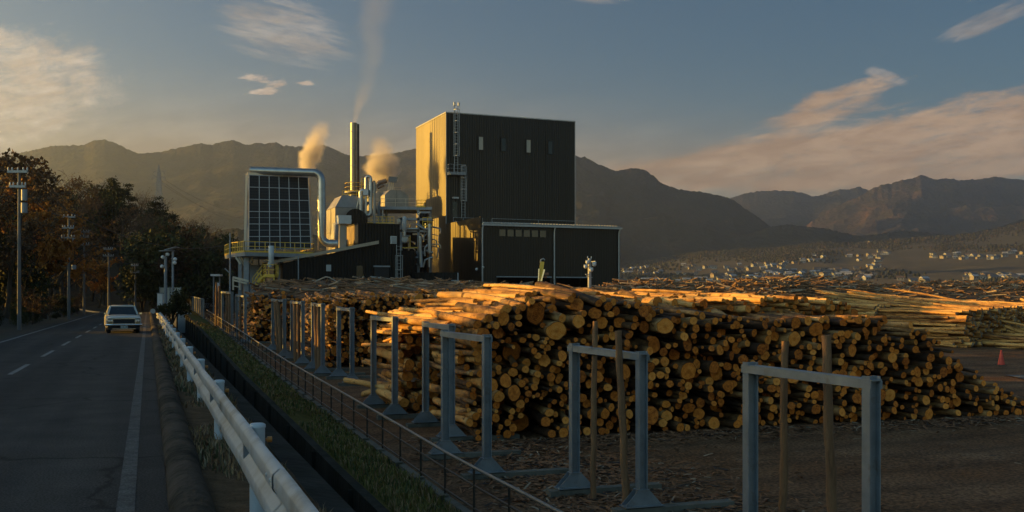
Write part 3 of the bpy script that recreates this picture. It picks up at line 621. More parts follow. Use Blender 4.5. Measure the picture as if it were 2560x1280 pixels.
def log_geo(mb_body, mb_cut, p, ax, r, ln, seed, n=12, k=6, mbark=0, mcut=0, back=True):
    rr=random.Random(seed); ax=Vector(ax).normalized(); u=ax.cross(Vector((0,0,1))).normalized(); w=u.cross(ax)
    rnd=rr.uniform(.02,1); ell=rr.uniform(.88,1.12); ph=rr.uniform(0,6.3); bend=rr.uniform(-.09,.09)*ln/4; bd=rr.uniform(0,6.3); tap=rr.uniform(-.3,.14)
    vs=[]; fs=[]; uvs=[]; lob=[rr.uniform(.90,1.10) for _ in range(n)]
    for i in range(k):
        t=i/(k-1); kn=1+rr.uniform(-.07,.10)*(0<i<k-1)
        c=p+ax*ln*t+(u*math.cos(bd)+w*math.sin(bd))*bend*4*t*(1-t)
        for j in range(n):
            a=2*PI*j/n; q=r*kn*(1+tap*t)*lob[j]*(rr.uniform(.96,1.04) if 0<i<k-1 else 1)
            vs.append(c+u*math.cos(a+ph)*q*ell+w*math.sin(a+ph)*q/ell)
    sx_,sy_=rr.gauss(0,.16),rr.gauss(0,.16)
    for j in range(n):
        a=2*PI*j/n+ph; vs[j]=vs[j]+ax*r*(sx_*math.cos(a)+sy_*math.sin(a))
    for i in range(k-1):
        for j in range(n):
            a=i*n+j; b=i*n+(j+1)%n; fs.append((a,b,b+n,a+n)); sc=r*5
            uvs.append([(j/n*sc*1.3,i/(k-1)*ln*.55),((j+1)/n*sc*1.3,i/(k-1)*ln*.55),((j+1)/n*sc*1.3,(i+1)/(k-1)*ln*.55),(j/n*sc*1.3,(i+1)/(k-1)*ln*.55)])
    mb_body.cr=rnd; mb_body.add(vs,fs,mbark,True,uvs)
    mb_cut.cr=rnd; tl=(rr.uniform(-.18,.18),rr.uniform(-.18,.18))
    fv=[v-ax*.004 for v in vs[:n]]; cu=[(math.cos(2*PI*j/n),math.sin(2*PI*j/n)) for j in range(n)]
    cc=p-ax*.006
    ctr=[cc]+fv
    mb_cut.add(ctr,[(0,(j+1)%n+1,j+1) for j in range(n)],mcut,False,[[(0,0),cu[(j+1)%n],cu[j]] for j in range(n)])
    if back:
        bc=[p+ax*ln]+vs[-n:]; mb_body.add(bc,[(0,j+1,(j+1)%n+1) for j in range(n)],mbark,False,[[(0,0),(.1,0),(.1,.1)] for j in range(n)])
def pack(Wd, top, seed, rf, tries=10, floor=0.0, nmax=1300):
    rg=random.Random(seed); xs=np.zeros(0); yy=np.zeros(0); rs=np.zeros(0); fails=0
    while fails<90 and len(xs)<nmax:
        r=rf(rg); best=None
        for _ in range(tries):
            x=rg.uniform(r,Wd-r); dx=np.abs(xs-x); m=dx<(rs+r)
            y=floor+r
            if m.any(): y=max(y,float(np.max(yy[m]+np.sqrt((rs[m]+r)**2-dx[m]**2))))
            if y+r*.6<=top(x) and (best is None or y<best[1]): best=(x,y)
            if best and rg.random()<.16: break
        if best is None: fails+=1; continue
        xs=np.append(xs,best[0]); yy=np.append(yy,best[1]); rs=np.append(rs,r)
    return list(zip(xs,yy,rs))
FA=Vector((.954,.300,0)).normalized(); FB=Vector((-.300,.954,0)).normalized()
def rlog(g):
    q=g.random()
    return g.uniform(.045,.08) if q<.36 else g.uniform(.075,.125) if q<.86 else g.uniform(.125,.18) if q<.985 else g.uniform(.19,.29)
def rcrest(g): return min(.19,rlog(g)*1.1)
FB2=Vector((-.50,.866,0)); RA=Vector((.8,.6,0)); RB=Vector((-.6,.8,0))
LOGS=[]      # (point, axis, radius, length, seed, pile, t, height fraction, dark)
sd=[1000]
def lay(C, Wd, topw, pile, seed, rf=rlog, keep=lambda t,z:True, base=None, jit=1.0, ln=4.0, spread=.75, dark=0, floor=0.0, gz=None, fa=None, fb=None):
    fa=fa or FA; fb=fb or FB
    base=yard_z(C[1])+.03 if base is None else base
    for (t,h,r) in pack(Wd, lambda x: topw(x)-base, seed, rf, floor=floor):
        if not keep(t,base+h): continue
        g=random.Random(sd[0]); sd[0]+=1
        p=Vector((C[0],C[1],0))+fa*t+fb*(g.uniform(-.26,.26) if g.random()<.70 else g.uniform(.45,1.3)); zz=base+h
        if gz: zz+=gz(p)
        p.z=zz
        j=jit*(1 if g.random()<.8 else 2.6)
        ax=(fb+fa*g.gauss(0,.055)*j+Vector((0,0,1))*g.gauss(0,.035)*j)
        LOGS.append((p,ax,r,ln*g.uniform(.88,1.08),sd[0],pile,t,h/max(.5,topw(t)-base),dark))
top1=[(-1,.4),(0,.75),(.5,1.1),(1,1.38),(2,1.62),(3,1.75),(4,1.62),(5,1.45),(6,1.28),(8,1.06),(10,.98),(12,1.08),(13.2,1.0),(14.0,.75),(14.8,.35),(15.6,-.2),(16.2,-.75),(17.2,-1.1),(18,-1.55),(19,-1.85),(20.5,-2.05)]
C1=(-1.2,26.5)
lay(C1,20.5,lambda t:interp(t,top1),1,11,gz=lambda p:(yard_z(p.y)-yard_z(26.5))*.6)
# second course lying further back and a little higher: its top shows above the front edge
C2=Vector((-1.2,26.5,0))+FB*2.3
top2=[(0,.9),(1.5,1.55),(3,1.9),(5,1.72),(7,1.62),(9,1.62),(11,1.66),(12.5,1.6),(13.6,1.3),(14.5,.5),(15.2,-.2),(16,-1.1),(17,-1.7)]
lay(C2,19,lambda t:interp(t,top2),2,12,keep=lambda t,z:z>interp(t,top1)-.45,base=-2.0,jit=.6,rf=rcrest,fb=FB2)
C3=Vector((-1.2,26.5,0))+FB*5.0
top3=[(0,1.0),(2,1.5),(4,1.85),(8,1.75),(12,1.75),(13.4,1.4),(14.6,.4),(15.8,-.9)]
lay(C3,18,lambda t:interp(t,top3),3,13,keep=lambda t,z:z>.95,base=-1.95,jit=.6,rf=rcrest,fb=FB2)
# stacks in a row behind the frames
Pl=[((-3.55,31.4),12,[(0,.55),(.6,.95),(2,1.25),(5,1.35),(12,1.5)],4,3.2,.7),
    ((-8.75,48),20,[(0,1.3),(.6,1.55),(3,1.75),(8,1.85),(20,2.0)],5,5.6,1.0),
    ((-11.4,57),22,[(0,1.5),(1,1.9),(5,2.05),(22,2.3)],6,3.2,1.25),
    ((-16.95,66),26,[(0,1.9),(.7,2.15),(4,2.3),(10,2.5),(26,2.6)],7,3.6,1.4)]
for C,wd,tp,pid,tl,zk in Pl:
    lay(C,wd,lambda t,tp=tp:interp(t,tp),pid,20+pid,keep=lambda t,z,tl=tl,zk=zk:t<tl or z>zk)
lay((-17.5,71),30,lambda t:interp(t,[(0,2.0),(3,2.35),(8,2.45),(14,2.75),(17,2.5),(30,2.4)]),7,31,keep=lambda t,z:z>1.5 and t>3)
lay((-9.0,62),18,lambda t:interp(t,[(0,1.6),(2,2.1),(6,2.2),(9,2.5),(12,2.2),(18,2.2)]),6,32,keep=lambda t,z:z>1.4 and t>3)
lay((-3.0,39.5),10,lambda t:interp(t,[(0,.9),(2,1.55),(10,1.75)]),4,33,keep=lambda t,z:z>.9 and t>3.5)
# stacks at the far right
def rsm(g): return g.uniform(.06,.125)
kw=dict(rf=rsm,dark=2,fa=RA,fb=RB,ln=6.0)
lay((26.6,60),13,lambda t:interp(t,[(0,.5),(.6,.9),(2,1.05),(13,1.3)]),8,41,jit=.7,**kw)
lay((23.0,65),13,lambda t:interp(t,[(0,.9),(.6,1.2),(13,1.5)]),9,42,keep=lambda t,z:t<3 or z>.5,jit=.8,**kw)
lay((20.6,70),14,lambda t:interp(t,[(0,1.2),(1,1.55),(14,1.75)]),9,43,keep=lambda t,z:t<3 or z>.8,jit=.8,**kw)
lay((31.0,57.5),8,lambda t:interp(t,[(0,-.9),(1,-.6),(8,-.4)]),8,44,jit=1.4,**kw)
LOGS.sort(key=lambda q:-q[2]/q[0].y*(1 if q[5] in (1,2) else .35 if q[5]==4 else .01))
loose=thing; NI=300
rest=MB()
def where(pile,t,hf,r):
    size='thick' if r>.145 else 'slender' if r<.095 else 'medium'
    if pile==4: return f'{size} log at the near corner of the second stack behind the portals'
    row='lowest rows' if hf<.25 else 'lower half' if hf<.5 else 'upper half' if hf<.78 else 'top rows'
    zone=('at its left corner' if t<1.6 else 'just left of the tall stakes' if t<3.6 else 'behind the portal with tall stakes' if t<6 else
          'between the two nearest portals' if t<8.2 else 'behind the nearest portal' if t<11.2 else 'right of the nearest portal' if t<14 else 'on its slumping right end')
    if pile==2: return f'{size} sunlit log on the crest of the main stack, {zone}'
    return f'{size} log end in {row} of the main stack, {zone}'
for i,(p,ax,r,ln,seed,pile,t,hf,dark) in enumerate(LOGS):
    if i<NI:
        b=MB(); c=MB(); log_geo(b,c,p,ax,r,ln,seed,14,7)
        o=b.build('log',sunlit_peel if pile in (2,3) or t<.7 else bark,origin=p); tag(o,where(pile,t,hf,r),'log','logs of the main stack')
        ce=c.mesh('cut_end',cut,p); k=bpy.data.objects.new('cut_end',ce); COL.objects.link(k); k.parent=o
    else:
        near=pile in (1,2,3,4)
        log_geo(rest,rest,p,ax,r,ln,seed,10 if near else 7,4 if near else 3,(4 if dark==2 or pile in (2,3,4) else 0),1 if dark==0 else 3,back=False)
print('LOGS',len(LOGS),'rest faces',len(rest.f))
tag(rest.build('stacked_logs',[bark,cut,darkbark,cutgrey,sunlit_peel]),'great mass of stacked cut logs filling the yard in rows',kind='stuff')

# ---------------------------------------------------------------- slash heaps, litter, grass
def heap(poly,top,y0,y1,seed,n,name,label,rs=(.02,.06),ln=(.6,2.2),mats=None):
    """mound between two distances; poly gives crest height by photo column"""
    x0,x1=poly[0][0],poly[-1][0]; mb=MB(); rows=[]; g=random.Random(seed)
    def hz(px,t): 
        z=interp(px,poly); Y=y0+(y1-y0)*t; b=yard_z(Y)
        f=math.sin(min(1,t*1.5)*PI/2)**.8 if t<.67 else 1-.15*(t-.67)
        e=min(1,(px-x0)/40,(x1-px)/40)
        return b+(z-b)*f*max(0,e)+.16*mnoise.noise((px*.05,t*9,seed))+.08*mnoise.noise((px*.21,t*30,seed)),Y
    st=max(5,(x1-x0)/150)
    for i in range(22):
        r=[]; px=x0
        while px<=x1:
            z,Y=hz(px,i/21); r.append(((px-1280)/F*Y,Y,z)); px+=st
        rows.append(r)
    mb.grid(rows,0)
    for k in range(n):
        px=g.uniform(x0+8,x1-8); t=g.random()**.8; z,Y=hz(px,t); p=Vector(((px-1280)/F*Y,Y,z+g.uniform(0,.1)))
        a=g.uniform(0,2*PI); d=Vector((math.cos(a),math.sin(a),g.uniform(-.22,.3)))*g.uniform(*ln)
        mb.cr=g.uniform(.05,1); mb.tube([p-d/2,p+Vector((0,0,g.uniform(-.05,.06))),p+d/2],g.uniform(*rs),5,1 if g.random()<.8 else 2,True,True)
    return tag(mb.build(name,[slash,woodst,drystick]),label,kind='stuff')
slash=M('bark_mulch',(.08,.042,.022),(.20,.10,.048),scale=1.4,rough=.95,bump=1,bscale=9,detail=9,dirt=(.03,.02,.013),dirt_scale=.9)
drystick=M('dry_stick',(.22,.16,.11),(.36,.27,.18),scale=2,rough=.85)
heap([(605,1.9),(640,2.7),(760,2.95),(900,3.15),(1050,3.1),(1180,2.85),(1300,2.6),(1420,2.3),(1500,2.0)],0,74,96,3,900,'bark_heap','long reddish brown heap of bark and slash before the dark plant',(.03,.10),(.8,3.2))
heap([(1440,1.7),(1520,2.35),(1600,2.75),(1760,2.45),(1880,2.7),(1960,2.9),(2010,2.6),(2050,1.9)],0,58,76,4,2400,'branch_heap','dark tangled heap of thin branches behind the sunlit crest logs',(.02,.07),(.6,2.4))
heap([(1960,1.8),(2000,3.0),(2040,3.4),(2120,3.1),(2200,2.6),(2330,2.95),(2450,2.85),(2560,2.95),(2760,3.0)],0,80,98,5,2200,'branch_heap','dark heap of branches along the right horizon of the yard',(.02,.07),(.6,2.4))
# loose bark and twigs on the ground
lit=MB(); g=random.Random(9)
def flake(x,y,z,s,up=.5):
    a=g.uniform(0,2*PI); l=s*g.uniform(.8,3.2); w_=s*g.uniform(.2,.55); d=Vector((math.cos(a),math.sin(a),g.uniform(-.12,.3)*up)); e=Vector((-d.y,d.x,g.uniform(-.5,.5))).normalized()
    c=Vector((x,y,z+.015+s*.12)); q=c+Vector((0,0,.25*s*g.random())); lit.add([c-d*l-e*w_,c-d*l+e*w_,q+e*w_*.8,c+d*l+e*w_*.6,c+d*l-e*w_*.6,q-e*w_*.8],[(0,5,2,1),(5,4,3,2)],0 if g.random()<.72 else 1 if g.random()<.7 else 2)
for k in range(17000):
    m_=g.random()
    if m_<.34:      # drift along the foot of the main stack
        t=g.uniform(-1,20); off=abs(g.gauss(0,.9)); q=Vector((C1[0],C1[1],0))+FA*t-FB*(off+.05); x,y=q.x,q.y; s=g.uniform(.025,.07)
    elif m_<.80:    # patches inside and between the frames
        cxy=[(3.0,17.6,1.5),(1.5,20.5,1.3),(.2,23,1.1),(5.5,14.5,1.5),(3.6,15.8,1.3),(-.9,25.6,.9),(2.1,22.3,1.4)][int(g.random()**1.3*7)]
        x=g.gauss(cxy[0],cxy[2]); y=g.gauss(cxy[1],cxy[2]); s=g.uniform(.025,.075)
    else:
        x=g.uniform(-8,18); y=g.uniform(10,30); s=g.uniform(.01,.035)
    if x+SL*y<6.2: continue
    flake(x,y,yard_z(y)+.035*mnoise.noise(((x+SL*y)*.5,y*.5,0)),s,1)
tag(lit.build('bark_litter',[M('litter_brown',(.15,.065,.03),(.30,.14,.062),scale=3,rough=.95),M('litter_dark',(.03,.018,.012)),drystick]),'shreds of bark and twigs strewn over the yard ground',kind='stuff')
def tufts(name,label,L0,L1,Ya,Yb,n,h,zf,mats,seed,dens=1.4,clump=.0):
    g=random.Random(seed); mb=MB()
    for k in range(n):
        Y=Ya+(Yb-Ya)*g.random()**dens; L=g.uniform(L0,L1)
        c=mnoise.noise((L*1.6,Y*.8,seed*3.1))
        if c<clump: continue
        x=RX(L,Y); z=zf(L,Y); s=max(1,Y/12); hh=h*g.uniform(.5,1.3)*(1+.8*max(0,c)); a=g.uniform(0,2*PI); le=g.uniform(.1,.75)*hh
        b=Vector((x,Y,z-.02)); wv=Vector((math.cos(a+1.57),math.sin(a+1.57),0))*.006*s*g.uniform(.8,1.8); l=Vector((math.cos(a),math.sin(a),0))*le
        mb.add([b-wv,b+wv,b+l*.4+Vector((0,0,hh*.7))+wv*.7,b+l*.4+Vector((0,0,hh*.7))-wv*.7,b+l+Vector((0,0,hh))],[(0,1,2,3),(3,2,4)],g.randrange(len(mats)))
    return tag(mb.build(name,mats),label,kind='stuff')
bz=lambda L,Y:(-1.76+bk(Y))+(L-3.79)/1.63*(-.40)+.05
tufts('bank_grass','short patchy green grass along the canal bank',3.82,5.35,8,80,26000,.11,bz,[grassm,grassm,M('grass_deep',(.05,.07,.015)),drym],5,1.7,-.32)
tufts('dead_grass','dry dead grass and weeds under the guard rail',.50,1.30,3,60,15000,.11,lambda L,Y:0.0,[drym,M('weed_brown',(.09,.05,.025)),M('weed_pale',(.25,.19,.12)),M('weed_green',(.06,.07,.025))],6,1.9,-.1)
# ---------------------------------------------------------------- the plant
def clad_mat(name,c1,c2,rough=.42,spec=.5,pitch=.9,rib=.23):
    m,nt,b,N,L=nodes(name); b.inputs['Roughness'].default_value=rough; b.inputs['Specular IOR Level'].default_value=spec; b.inputs['Metallic'].default_value=.0; b.inputs['Specular Tint'].default_value=(1,.90,.80,1)
    g=N.new('ShaderNodeNewGeometry'); n=N.new('ShaderNodeTexNoise'); n.inputs['Scale'].default_value=.5; n.inputs['Detail'].default_value=7
    mp=N.new('ShaderNodeMapping'); mp.inputs['Scale'].default_value=(1,1,.25); L.new(g.outputs['Position'],mp.inputs[0]); L.new(mp.outputs[0],n.inputs['Vector'])
    r=ramp(N,[(.3,c1),(.7,c2)]); L.new(n.outputs['Fac'],r.inputs['Fac']); L.new(r.outputs['Color'],b.inputs['Base Color'])
    # ribbed sheet: the surface normal swings left and right across the ribs, with a sharper seam between sheets
    def dot(v):
        d=N.new('ShaderNodeVectorMath'); d.operation='DOT_PRODUCT'; L.new(g.outputs['Position'],d.inputs[0]); d.inputs[1].default_value=v; return d.outputs['Value']
    def mt(op,a_,b_):
        q=N.new('ShaderNodeMath'); q.operation=op
        for k,x in enumerate((a_,b_)):
            if isinstance(x,(int,float)): q.inputs[k].default_value=x
            else: L.new(x,q.inputs[k])
        return q.outputs[0]
    acc=g.outputs['Normal']; wv=N.new('ShaderNodeTexNoise'); wv.inputs['Scale'].default_value=.22; wv.inputs['Detail'].default_value=4; L.new(mp.outputs[0],wv.inputs['Vector'])
    wob=mt('MULTIPLY',mt('SUBTRACT',wv.outputs['Fac'],.5),.22)
    for v in (AX,BX):
        d=dot(v); sn=mt('MULTIPLY',mt('SINE',mt('MULTIPLY',d,2*PI/.31),0),rib)
        seam=mt('MULTIPLY',mt('LESS_THAN',mt('PINGPONG',d,pitch/2),.05),.16)
        tot=mt('ADD',mt('ADD',sn,seam),wob); sc_=N.new('ShaderNodeVectorMath'); sc_.operation='SCALE'; sc_.inputs[0].default_value=v; L.new(tot,sc_.inputs['Scale'])
        ad=N.new('ShaderNodeVectorMath'); L.new(acc,ad.inputs[0]); L.new(sc_.outputs[0],ad.inputs[1]); acc=ad.outputs[0]
    nm=N.new('ShaderNodeVectorMath'); nm.operation='NORMALIZE'; L.new(acc,nm.inputs[0]); L.new(nm.outputs[0],b.inputs['Normal'])
    return m
clad=clad_mat('dark_cladding',(.006,.006,.006),(.010,.0098,.0095),.40,.42)
clad2=clad_mat('dark_cladding_matt',(.007,.007,.007),(.011,.011,.011),.55,.2)
trimm=M('light_trim',(.27,.28,.29),(.36,.37,.38),scale=2,rough=.5)
pale=M('pale_sky_reflection',(.30,.29,.26),(.38,.36,.31),scale=.6,rough=.3)  # sky reflection in two slit windows put into the pane colour
brownglass=M('brown_glass',(.10,.075,.055),rough=.12); darkgl=M('window_dark',(.014,.016,.018),rough=.15)
lampw=M('white_box',(.38,.41,.44),(.46,.48,.50),scale=2,rough=.5)
woodtan=M('tan_edge',(.30,.25,.19),(.38,.32,.25),scale=1.5,rough=.6)
sunlitwall=clad_mat('tan_sunlit_cladding',(.13,.085,.05),(.17,.11,.065),.5,.5)  # sunlit tone of the control room's left side put into the colour
GZ=-.3
def rail(mb,pts,h=1.1,posts=1.2,r=.03,toe=True,closed=False):
    pts=[Vector(p) for p in pts]
    for p,q in zip(pts,pts[1:]):
        n=max(1,int((q-p).length/posts+.5))
        for k in (1.0,.55): mb.bar(p+Vector((0,0,h*k)),q+Vector((0,0,h*k)),r*1.6)
        if toe: mb.bar(p+Vector((0,0,.09)),q+Vector((0,0,.09)),r*.7,.16)
        for i in range(n+1):
            c=p.lerp(q,i/n); mb.bar(c,c+Vector((0,0,h)),r*1.6)
def cage_ladder(root,c,z0,z1,right,out,cage_from,label=None):
    """ladder against a wall with a hooped safety cage"""
    mb=MB(); c=Vector(c)
    for s in (-.22,.22): mb.bar(c+right*s+Vector((0,0,z0)),c+right*s+Vector((0,0,z1)),.06)
    z=z0
    while z<z1: mb.bar(c-right*.22+Vector((0,0,z)),c+right*.22+Vector((0,0,z)),.035); z+=.35
    lad=mb.build('ladder',galv,root)
    mb=MB(); z=cage_from; hoops=[]
    while z<=z1+.01:
        pts=[c+right*(.36*math.cos(a))+out*(.08+.62*math.sin(a))+Vector((0,0,z)) for a in [PI*i/8 for i in range(9)]]
        for p,q in zip(pts,pts[1:]): mb.bar(p,q,.05,.07)
        hoops.append(pts); z+=1.42
    for k in (0,2,4,6,8):
        mb.bar(hoops[0][k],hoops[-1][k],.04)
    mb.build('safety_cage',galv,lad)
    return lad
# --- tall boiler house
TW,TD,TH=17.5,12.6,24.35
bh=thing('boiler_house','tall black metal clad block with four slit windows and a caged ladder','building',W(TW/2,TD/2,GZ))
mb=MB(); mb.wbox(0,TW,0,TD,GZ-1,TH); mb.build('wall',clad,bh)
mb=MB()
for b0,b1,a0,a1 in ((-.06,.06,-.06,TW+.06),(TD-.06,TD+.06,-.06,TW+.06),(.06,TD-.06,-.06,.06),(.06,TD-.06,TW-.06,TW+.06)): mb.wbox(a0,a1,b0,b1,TH+.002,TH+.13)
mb.wbox(.07,TW-.07,.07,TD-.07,TH+.002,TH+.03)
mb.build('roof',trimm,bh)
mb=MB(); mb.wbox(-.03,.05,-.035,-.003,9.5,TH); mb.wbox(TW-.02,TW+.06,-.035,-.003,9.5,TH); mb.build('corner_trim',trimm,bh)
for px,dark in ((1202,0),(1259,1),(1321,0),(1376,1)):
    a=a_at(px,0); Y=W(a,0,0).y; z1=z_at(interp(px,[(1202,342),(1376,353)]),Y); z0=z1-1.62
    mb=MB(); fr=.07
    for (x0,x1,y0,y1) in ((a-.40,a-.30,z0-.08,z1+.08),(a+.30,a+.40,z0-.08,z1+.08),(a-.30,a+.30,z0-.08,z0),(a-.30,a+.30,z1,z1+.08)): mb.wbox(x0,x1,-.12,-.002,y0,y1)
    w_=mb.build('window',black,bh); mb=MB(); mb.wbox(a-.29,a+.29,-.05,-.004,z0+.005,z1-.005); mb.build('pane',darkgl if dark else pale,w_)
zc=lambda py,px,b=0:z_at(py,W(a_at(px,b),b,0).y)
a1_=a_at(1139,0); a2_=a_at(1157,0); zp=zc(436,1140); zr_=zc(545,1140)
cage_ladder(bh,W(a1_,-.22,0),zp,TH+1.0,AX,-BX,zp+2.2)
mb=MB(); c=W(a1_,-.4,TH+1.0)
for s in (-.35,.35): mb.bar(c+AX*s-Vector((0,0,1)),c+AX*s+Vector((0,0,.25)),.08); mb.box(c+AX*s*.8+Vector((0,0,.1)),(.22,.22,.4),AX,BX)
mb.build('ladder_head',lampw,bh)
mb=MB(); q0=a_at(1124,-1); q1=a_at(1165,-1); mb.wbox(q0,q1,-1.05,-.003,zp-.16,zp); mb.build('landing',galv,bh)
mb=MB(); rail(mb,[W(q0,-.05,zp),W(q0,-1.02,zp),W(q1,-1.02,zp),W(q1,-.05,zp)],1.1,.55,.028); mb.build('landing_rail',galv,bh)
cage_ladder(bh,W(a2_,-.22,0),zr_+.05,zp+1.1,AX,-BX,zr_+2.1)
mb=MB(); d0=a_at(1131,0); d1=a_at(1143,0); mb.wbox(d0,d1,-.05,-.003,zr_,zr_+2.0); dr=mb.build('door',darkgl,bh)
mb=MB(); mb.wbox(d0+.05,d0+.12,-.09,-.052,zr_+.95,zr_+1.1); mb.build('handle',galv,dr)
mb=MB(); mb.wbox(d0,d1+.05,-.5,-.003,zr_+2.35,zr_+2.55); mb.build('door_canopy',trimm,bh)
mb=MB(); mb.wbox(TW+.003,TW+.35,.8,1.5,zc(372,1437),zc(346,1437)); mb.build('wall_vent',steelp,bh)
# --- low hall in front of it
HB=-12.3; HR=17.46
ah=thing('fuel_hall','low black metal hall with ribbed roof edge and two open loading bays','building',W(HR/2,HB/2,GZ))
zt=zc(556,1210,HB)-.25; zt2=zt
pz=zc(541,1203,HB)
o1=(a_at(1243,HB),a_at(1376,HB)); o2=(a_at(1391,HB),a_at(1478,HB)); oz=zc(693,1300,HB)
mb=MB()
mb.wbox(0,.22,HB+.22,-.002,GZ-1,pz)                      # left wall rises as a parapet
mb.wbox(0,o1[0],HB,HB+.22,GZ-1,zt); mb.wbox(o1[1],o2[0],HB,HB+.22,GZ-1,zt); mb.wbox(o2[1],HR,HB,HB+.22,GZ-1,zt)
mb.wbox(o1[0],o1[1],HB,HB+.22,oz,zt); mb.wbox(o2[0],o2[1],HB,HB+.22,oz,zt)
mb.wbox(HR-.22,HR,HB+.22,-.002,GZ-1,zt)
mb.prism([W(HR,HB+.22,zt+.002),W(HR,-.01,zt+.002),W(HR,-.01,zt+1.25),W(HR,HB+.22,zt+.25)],-AX*.2)
mb.build('wall',clad,ah)
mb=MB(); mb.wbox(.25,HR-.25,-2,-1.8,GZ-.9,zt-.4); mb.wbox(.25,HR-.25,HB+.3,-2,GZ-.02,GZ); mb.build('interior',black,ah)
mb=MB(); mb.hexa([W(.24,HB-.35,zt+.14),W(HR-.22,HB-.35,zt+.14),W(HR-.22,-.02,zt+.55),W(.24,-.02,zt+.55),W(.24,HB-.35,zt+.2),W(HR-.22,HB-.35,zt+.2),W(HR-.22,-.02,zt+.62),W(.24,-.02,zt+.62)])
x=.3
while x<HR-.3: mb.bar(W(x,HB-.38,zt+.24),W(x,-.03,zt+.66),.16,.09); x+=.36
mb.build('roof',trimm,ah)
mb=MB(); mb.wbox(.02,HR+.1,HB-.45,HB-.2,zt-.12,zt+.10); mb.build('gutter',trimm,ah)
for px in (1207,1387,1548.5):
    mb=MB(); a=a_at(px,HB-.2); mb.tube([W(a,HB-.33,zt-.1),W(a,HB-.11,zt-.6),W(a,HB-.11,GZ)],.085,8); mb.build('downpipe',trimm,ah)
for k in range(6):
    px=1255.5+k*20.3; a=a_at(px,HB); z1=zc(573.5+k*.6,px,HB); mb=MB(); mb.wbox(a-.43,a+.43,HB-.06,HB-.002,z1-.80,z1+.03); w_=mb.build('window',black,ah); mb=MB(); mb.wbox(a-.37,a+.37,HB-.075,HB-.062,z1-.76,z1-.01); mb.build('pane',brownglass,w_)
for o in (o1,o2):
    mb=MB(); mb.wbox(o[0]-.1,o[1]+.1,HB-.14,HB-.002,oz-.03,oz+.10); mb.build('bay_lintel',steelp,ah)
mb=MB(); p=[W(a_at(1230,-3.5),-3.5,zt+.5),W(HR-.5,-3.5,zt+.5)]; rail(mb,p,.95,6.2,.032,False); mb.build('roof_rail',galv,ah)
mb=MB(); d0=.35; rail(mb,[W(.4,-1.6,zt+.55),W(4.2,-1.6,zt+.55)],1.05,1.2,.03,False); mb.build('roof_rail',galv,ah)
mb=MB(); mb.sphere(W(-.12,-11.2,z_at(673,114.5)),.17,10,6); mb.bar(W(0,-11.2,z_at(673,114.5)),W(-.12,-11.2,z_at(673,114.5)),.05); mb.build('wall_lamp',lampw,ah)
mb=MB(); mb.sphere(W(a_at(1206,HB),HB-.2,z_at(668,113.5)),.14,10,6); mb.build('wall_lamp',lampw,ah)
# things inside and before the loading bays
mb=MB(); c=W(a_at(1252,-9),-9,0); z=c.z
for (dx,w_,h) in ((-.5,.5,2.6),(.2,.5,2.6)): mb.box(c+AX*dx+Vector((0,0,h/2)),(w_,.4,h),AX,BX)
mb.box(c+Vector((0,0,2.65)),(1.4,.5,.12),AX,BX); solo(mb,'fuel_bin',M('bin_brown',(.16,.09,.05),(.22,.13,.07),scale=2,rough=.7),'rust brown upright bin inside the left loading bay','bin')
mb=MB(); c=W(a_at(1269,-8),-8,0)
for s in (-.35,.35): mb.bar(c+AX*s,c+AX*s+Vector((0,0,1.75)),.12)
mb.bar(c-AX*.35+Vector((0,0,1.75)),c+AX*.35+Vector((0,0,1.75)),.12); mb.bar(c-AX*.35,c+AX*.35+Vector((0,0,1.6)),.06); solo(mb,'bay_stand',trimm,'thin pale stand inside the left loading bay','stand')
mb=MB(); c=W(a_at(1309,-11),-11,0); mb.tube([c+Vector((0,0,z)) for z in (0,.88,.92,1.05)],[.12,.12,.9,.9],18); solo(mb,'round_table',M('cream_top',(.42,.38,.25),(.48,.43,.29),scale=2),'cream round table top glowing inside the left loading bay','table')
mb=MB(); c=W(a_at(1336,-12.8),-12.8,0)
for s in (-.55,.55): mb.bar(c+AX*s,c+AX*s+Vector((0,0,1.25)),.1)
mb.bar(c-AX*.55+Vector((0,0,1.25)),c+AX*.55+Vector((0,0,1.25)),.1); mb.bar(c-AX*.55+Vector((0,0,.3)),c+AX*.55+Vector((0,0,.3)),.08); solo(mb,'bay_barrier',M('barrier_cream',(.45,.41,.32)),'small cream hoop barrier left of the yellow loader arm','barrier')
# yellow log loader
ex=thing('log_loader','yellow log loader with its arm raised before the black hall','loader',P(1352,740,88))
q=P(1352,0,88); gx=q.x; g0=yard_z(88)
mb=MB()
for s in (-1.1,1.1): mb.bb((gx+3+s-.3,86.5,g0),(gx+3+s+.3,90.5,g0+.75))
mb.build('track',rubber,ex)
mb=MB(); mb.bb((gx+1.6,86.9,g0+.8),(gx+4.2,90.6,g0+1.75)); mb.build('body',yellow,ex)
mb=MB(); mb.bb((gx+1.7,86.95,g0+1.752),(gx+2.7,88.6,g0+2.5)); mb.build('cab',darkgl,ex)
zt_=z_at(650,88); zm=z_at(697,88)
mb=MB(); mb.bar((gx-.12,88,g0+1.2),(gx-.05,88,zm),.42,.5,up=(0,1,0)); mb.bar((gx-.05,88,zm-.1),(gx+.13,88,zt_-.15),.34,.42,up=(0,1,0)); am=mb.build('arm',yellow,ex)
mb=MB(); mb.bar((gx-.30,87.7,g0+1.5),(gx-.17,87.7,z_at(672,88)),.09); mb.bar((gx+.02,87.7,zm-.2),(gx+.30,87.7,zm+.8),.12); mb.build('ram',chrome,am)
mb=MB(); mb.tube([(gx-.02,88,zt_-.25),(gx+.02,88,zt_+.02),(gx+.22,88,zt_+.12),(gx+.34,88,zt_)],.07,8); mb.build('hose',galv,am)
